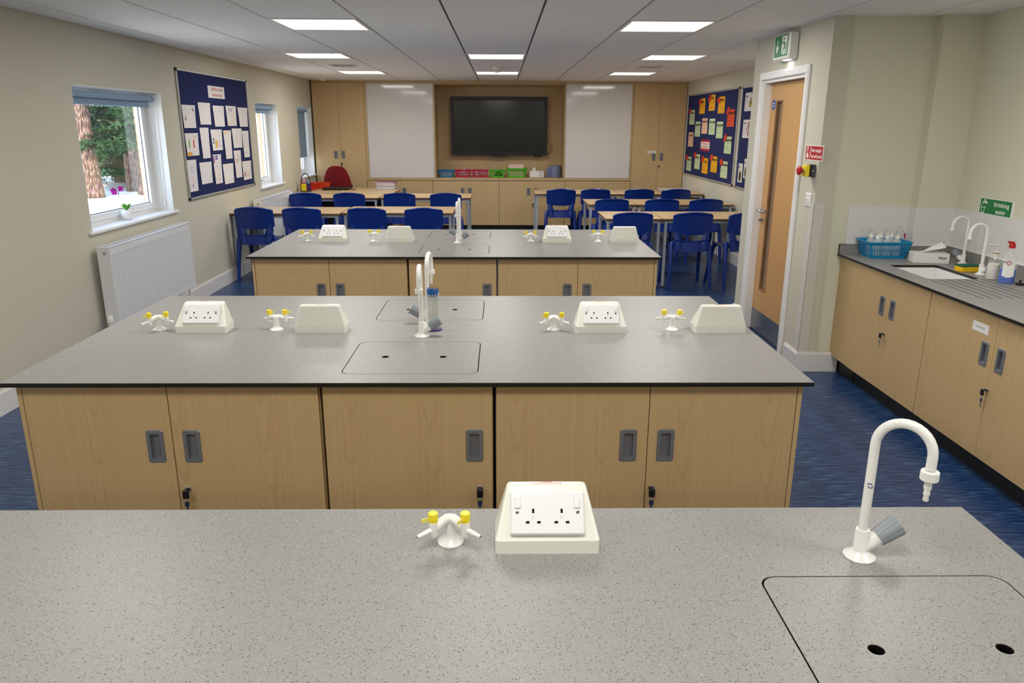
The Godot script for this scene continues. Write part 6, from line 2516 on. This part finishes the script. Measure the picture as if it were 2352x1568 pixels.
func notices(rng: RandomNumberGenerator):
	var yel := c8(238, 172, 14)
	var grn := c8(196, 214, 172)
	var pin := c8(236, 190, 164)
	var ora := c8(226, 72, 30)
	var nt := [["Apparatus", -11.443, 1.954, yel, true], ["Safety", -10.925, 1.987, yel, true], ["Method", -10.451, 1.946, yel, true], ["Prediction", -12.012, 1.804, grn, true], ["Dependent variable", -9.981, 1.775, ora, true],
		["Reliable results", -11.627, 1.632, grn, false], ["Anomalous result", -11.243, 1.677, pin, false], ["Precise results", -10.845, 1.668, grn, false], ["Accurate results", -10.455, 1.626, grn, false],
		["Fair test", -12.007, 1.478, pin, false], ["Independent variable", -10.023, 1.44, grn, true], ["Evaluation", -12.026, 1.114, grn, true], ["Conclusion", -11.52, 1.166, grn, true], ["Graph", -11.069, 1.128, yel, true], ["Results Table", -10.606, 1.17, yel, true], ["Control variables", -10.106, 1.126, grn, true]]
	var cn := {yel: "yellow", grn: "pale green", pin: "pink", ora: "orange-red"}
	var red := mat("burst red", c8(214, 52, 22), 0.8)
	var X := XR - 0.0102
	for i in nt.size():
		var q = nt[i]
		var iw := 130
		var ih := 92
		var im := Image.create(iw, ih, false, Image.FORMAT_RGB8)
		im.fill(q[3])
		for k in 3 + (i * 7) % 3:
			var y := 32 + 13 * k
			if (i + k) % 4 == 3:
				im.fill_rect(Rect2i(10, y, 14, 2), q[3].darkened(0.3))
				continue
			var x := 10
			var stop := 70 + rng.randi() % 46
			while x < stop:
				var l := 4 + rng.randi() % 9
				im.fill_rect(Rect2i(x, y, l, 3), q[3].darkened(0.34))
				x += l + 3
		if i == 3:
			im.fill_rect(Rect2i(104, 46, 14, 20), c8(214, 196, 60))
		var pm := print_mat("notice%d" % i, im)
		var o := thing("notice", "%s notice headed %s on the big noticeboard" % [cn[q[3]], q[0].to_lower()], "notice", v3(X, q[2], q[1]), -PI / 2, "coloured notices on the big noticeboard")
		part("sheet", sheet_of_paper(0.31, 0.214, 0.006, pm), pm, o)
		text(o, q[0], v3(0.02, 0.062, 0.0075), 0.03, mats["ink"], clampf(0.017 * q[0].length(), 0.14, 0.27))
		if q[4]:
			var s := Sh.new()
			s.prism(burst(9, 0.095, 0.05, 0.6), 0.007, 0.0085)
			var b := part("paper_burst", s, red, o)
			b.position = v3(-0.13, 0.09 if i > 2 else 0.06, 0)
			b.rotation.z = 0.2 + 0.3 * sin(i * 2.0)
	var t := thing("paper_title", "red jagged card with a white title strip in the middle of the big noticeboard", "card", v3(X, 1.41, -11.145), -PI / 2)
	var s := Sh.new()
	var poly := PackedVector2Array()
	for k in 13:
		poly.append(Vector2(-0.24 + 0.04 * k, -0.05 if k % 2 else -0.09))
	for k in 13:
		poly.append(Vector2(0.24 - 0.04 * k, 0.055 if k % 2 else 0.085))
	s.prism(poly, 0.0005, 0.0018)
	part("jagged_card", s, mat("title red", c8(200, 20, 28), 0.8), t)
	s = Sh.new()
	s.box(v3(0, 0, 0.0024), v3(0.48, 0.092, 0.001))
	part("strip", s, mats["paper"], t)
	text(t, "Planning an", v3(0, 0.021, 0.0031), 0.03, mat("title ink", c8(190, 40, 60), 0.8), 0.4)
	text(t, "investigation", v3(0, -0.022, 0.0031), 0.03, mats["title ink"], 0.43)
	# the hazard sheets of the next board
	var hz := [["white hazard sheet with a yellow warning triangle", -9.307, 1.952, 0.297, 0.21], ["white hazard sheet with a red diamond and exclamation mark", -9.305, 1.645, 0.297, 0.21], ["small sheet with a dark round picture, lower and farther of the pair", -9.412, 1.126, 0.165, 0.225], ["small sheet with a dark round picture, higher and nearer of the pair", -9.2, 1.187, 0.165, 0.225]]
	for i in 4:
		var q = hz[i]
		var im := Image.create(120, 88, false, Image.FORMAT_RGB8)
		im.fill(c8(232, 226, 228))
		for k in 6:
			im.fill_rect(Rect2i(8, 26 + 9 * k, 34, 2), c8(180, 174, 178))
		if i > 1:
			im.fill(c8(232, 228, 228))
			for k in 4:
				im.fill_rect(Rect2i(20, 8 + 7 * k, 70 - 9 * k, 2), c8(190, 170, 176))
		var pm := print_mat("hazard%d" % i, im)
		var o := thing("hazard_sheet", q[0] + (" on the board by the door wall" if i == 0 else ""), "notice", v3(X, q[2], q[1]), -PI / 2, "hazard sheets")
		part("sheet", sheet_of_paper(q[3], q[4], 0.003, pm), pm, o)
		var f := Sh.new()
		if i == 0:
			f.prism(PackedVector2Array([Vector2(0.02, -0.05), Vector2(0.12, -0.05), Vector2(0.07, 0.045)]), 0.0035, 0.004)
			var a := part("triangle", f, mats["yellow plastic"], o)
			f = Sh.new()
			for e in [[Vector2(0.02, -0.05), Vector2(0.12, -0.05)], [Vector2(0.12, -0.05), Vector2(0.07, 0.045)], [Vector2(0.07, 0.045), Vector2(0.02, -0.05)]]:
				f.tube([v3(e[0].x, e[0].y, 0.004), v3(e[1].x, e[1].y, 0.004)], 0.0035, 6)
			f.prism(PackedVector2Array([Vector2(0.052, -0.035), Vector2(0.088, -0.035), Vector2(0.072, 0.012), Vector2(0.066, 0.008)]), 0.004, 0.0046)
			part("black_mark", f, mats["ink"], a)
		elif i == 1:
			for e in [[Vector2(0, -0.002), Vector2(0.068, 0.082)], [Vector2(0.068, 0.082), Vector2(0.136, -0.002)], [Vector2(0.136, -0.002), Vector2(0.068, -0.086)], [Vector2(0.068, -0.086), Vector2(0, -0.002)]]:
				f.tube([v3(e[0].x, e[0].y, 0.0045), v3(e[1].x, e[1].y, 0.0045)], 0.003, 6)
			part("red_diamond", f, mats["red sign"], o)
			text(o, "!", v3(0.068, -0.004, 0.0045), 0.08, mats["ink"], 0.02)
		else:
			f.prism(burst(16, 0.045, 0.058, 0.97), 0.0035, 0.004)
			var p := part("dark_picture", f, mat("picture dark", c8(44, 54, 40), 0.8), o)
			p.position = v3(0, -0.04, 0)
			f = Sh.new()
			f.prism(burst(16, 0.057, 0.07, 0.97), 0.0028, 0.0034)
			var r := part("yellow_halo", f, mat("picture yellow", c8(196, 186, 110), 0.8), o)
			r.position = v3(0, -0.04, 0)
		f = Sh.new()
		f.box(v3(-q[3] * 0.25, q[4] * 0.3, 0.0042), v3(q[3] * 0.25, 0.012, 0.0006))
		part("heading_line", f, mats["ink"], o)


# ------------------------------------------------------------------ outside the windows
func outdoors():
	var s := Sh.new()
	s.span(v3(-40, -0.5, -60), v3(-3.2, -0.06, 30))
	struct("ground_outside", s, mats["pale ground"], "pale sunlit ground outside the windows")
	# outer brick skin of the window wall, with a wider opening round each window
	s = Sh.new()
	var holes := []
	for w in [WINDOWS[2], WINDOWS[1], WINDOWS[0]]:
		holes.append([w[0] - 0.112, w[1] + 0.112, SILL - 0.08, HEAD + 0.06])
	wall_with_openings(s, -3.285, -3.2, ZB, ZN, 2.9, holes)
	var wall := struct("wall_outer", s, mats["mortar"], "buff brick skin outside the windows")
	var bm := Sh.new()
	bm.box(Vector3.ZERO, v3(0.09, 0.063, 0.1), 0.004)
	var half := bm.mesh()
	for i in 3:
		var z: float = WINDOWS[i][0] - 0.112
		for k in 15:
			var b := part("brick", half, mats["brick"], wall)
			b.position = v3(-3.2425, SILL - 0.05 + 0.075 * k, z - 0.043 + 0.001 * sin(k * 2.3))
	# trees
	tree(v3(-10.02, -0.06, -18.9), 0.19, 9.0, "tall grey-barked tree at the near side of the window view", 1, v3(0.02, 0, -0.02))
	tree(v3(-9.9, -0.06, -20.9), 0.17, 7.5, "dark green conifer just beyond the grey-barked tree", 2, v3(0.03, 0, 0.05))
	tree(v3(-9.15, -0.06, -19.8), 0.1, 7.0, "slim brown-trunked tree beside the conifer, by the white ledge of the window", 3, v3(-0.04, 0, 0.02))
	tree(v3(-11.7, -0.06, -24.2), 0.2, 8.0, "brown-trunked conifer behind the others in the window view", 4, v3(0.02, 0, 0))
	tree(v3(-11.0, -0.06, -25.5), 0.16, 8.0, "far slim conifer at the brick side of the window view", 5, v3(-0.02, 0, 0))
	tree(v3(-12.6, -0.06, -23.2), 0.16, 8.0, "conifer half hidden behind the grey-barked tree", 6, v3(0.0, 0, 0))
	tree(v3(-10.5, -0.06, -22.6), 0.06, 3.4, "low leafy shrub between the trunks in the window view", 7, v3(0.0, 0, 0))
	tree(v3(-9.6, -0.06, -23.4), 0.06, 3.0, "low leafy shrub at the brick side of the window view", 8, v3(0.0, 0, 0))


func tree(at: Vector3, r: float, h: float, label: String, seedn: int, lean: Vector3):
	var rng := RandomNumberGenerator.new()
	rng.seed = seedn * 131
	var o := thing("tree", label, "tree", at, 0.0, "")
	var s := Sh.new()
	var pts := []
	var rad := []
	for k in 9:
		var v := k / 8.0
		pts.append(v3(lean.x * v * 2.0 + 0.06 * sin(v * 7.0 + seedn), h * v, lean.z * v * 2.0))
		rad.append(r * (1.15 - 0.75 * v) * (1.25 if k == 0 else 1.0))
	s.tube(pts, rad, 14)
	part("trunk", s, mats["bark"], o)
	# branches
	s = Sh.new()
	var tips := []
	var first: float = 0.16 if seedn < 4 else 0.07
	if seedn == 1:
		first = 0.22
	for k in 34:
		var v := rng.randf_range(first, 0.75)
		var a := rng.randf() * TAU
		var base := v3(lean.x * v * 2.0, h * v, lean.z * v * 2.0)
		var len := rng.randf_range(0.7, 1.7) * (1.2 - v)
		if seedn == 1:
			len *= 0.8
		var tip := base + v3(cos(a) * len, rng.randf_range(-0.25, 0.4), sin(a) * len)
		s.tube([base, (base + tip) / 2 + v3(0, 0.12, 0), tip], [0.035, 0.022, 0.008], 5)
		tips.append([base, tip])
	part("branch", s, mats["bark"], o)
	# sprays of leaves
	var leaf := Sh.new()
	for k in 5:
		var a := TAU * k / 5
		var d := v3(cos(a), 0.25 * sin(a * 2.0), sin(a))
		var w := v3(-sin(a), 0, cos(a)) * 0.022
		leaf.tri(v3(0, 0, 0), d * 0.05 + w, d * 0.12)
		leaf.tri(v3(0, 0, 0), d * 0.12, d * 0.05 - w)
	var mm := MultiMesh.new()
	mm.transform_format = MultiMesh.TRANSFORM_3D
	mm.use_colors = true
	mm.mesh = leaf.mesh()
	var n := 5200 if seedn != 1 else 260
	mm.instance_count = n
	for k in n:
		var tp = tips[rng.randi() % tips.size()]
		var u := rng.randf_range(0.25, 1.1)
		var p: Vector3 = tp[0].lerp(tp[1], u) + v3(rng.randfn(0, 0.14), rng.randfn(0, 0.13) - 0.1 * u, rng.randfn(0, 0.14))
		var bs := Basis.from_euler(v3(rng.randf_range(-0.9, 0.9), rng.randf() * TAU, rng.randf_range(-0.9, 0.9))).scaled(Vector3.ONE * rng.randf_range(0.7, 1.5))
		mm.set_instance_transform(k, Transform3D(bs, p))
		var g := rng.randf_range(0.55, 1.25)
		mm.set_instance_color(k, Color(g * 0.9, g, g * 0.7))
	var mi := MultiMeshInstance3D.new()
	mi.name = "foliage"
	mi.multimesh = mm
	mi.material_override = mats["leaf"]
	mi.set_meta("kind", "stuff")
	o.add_child(mi, true)
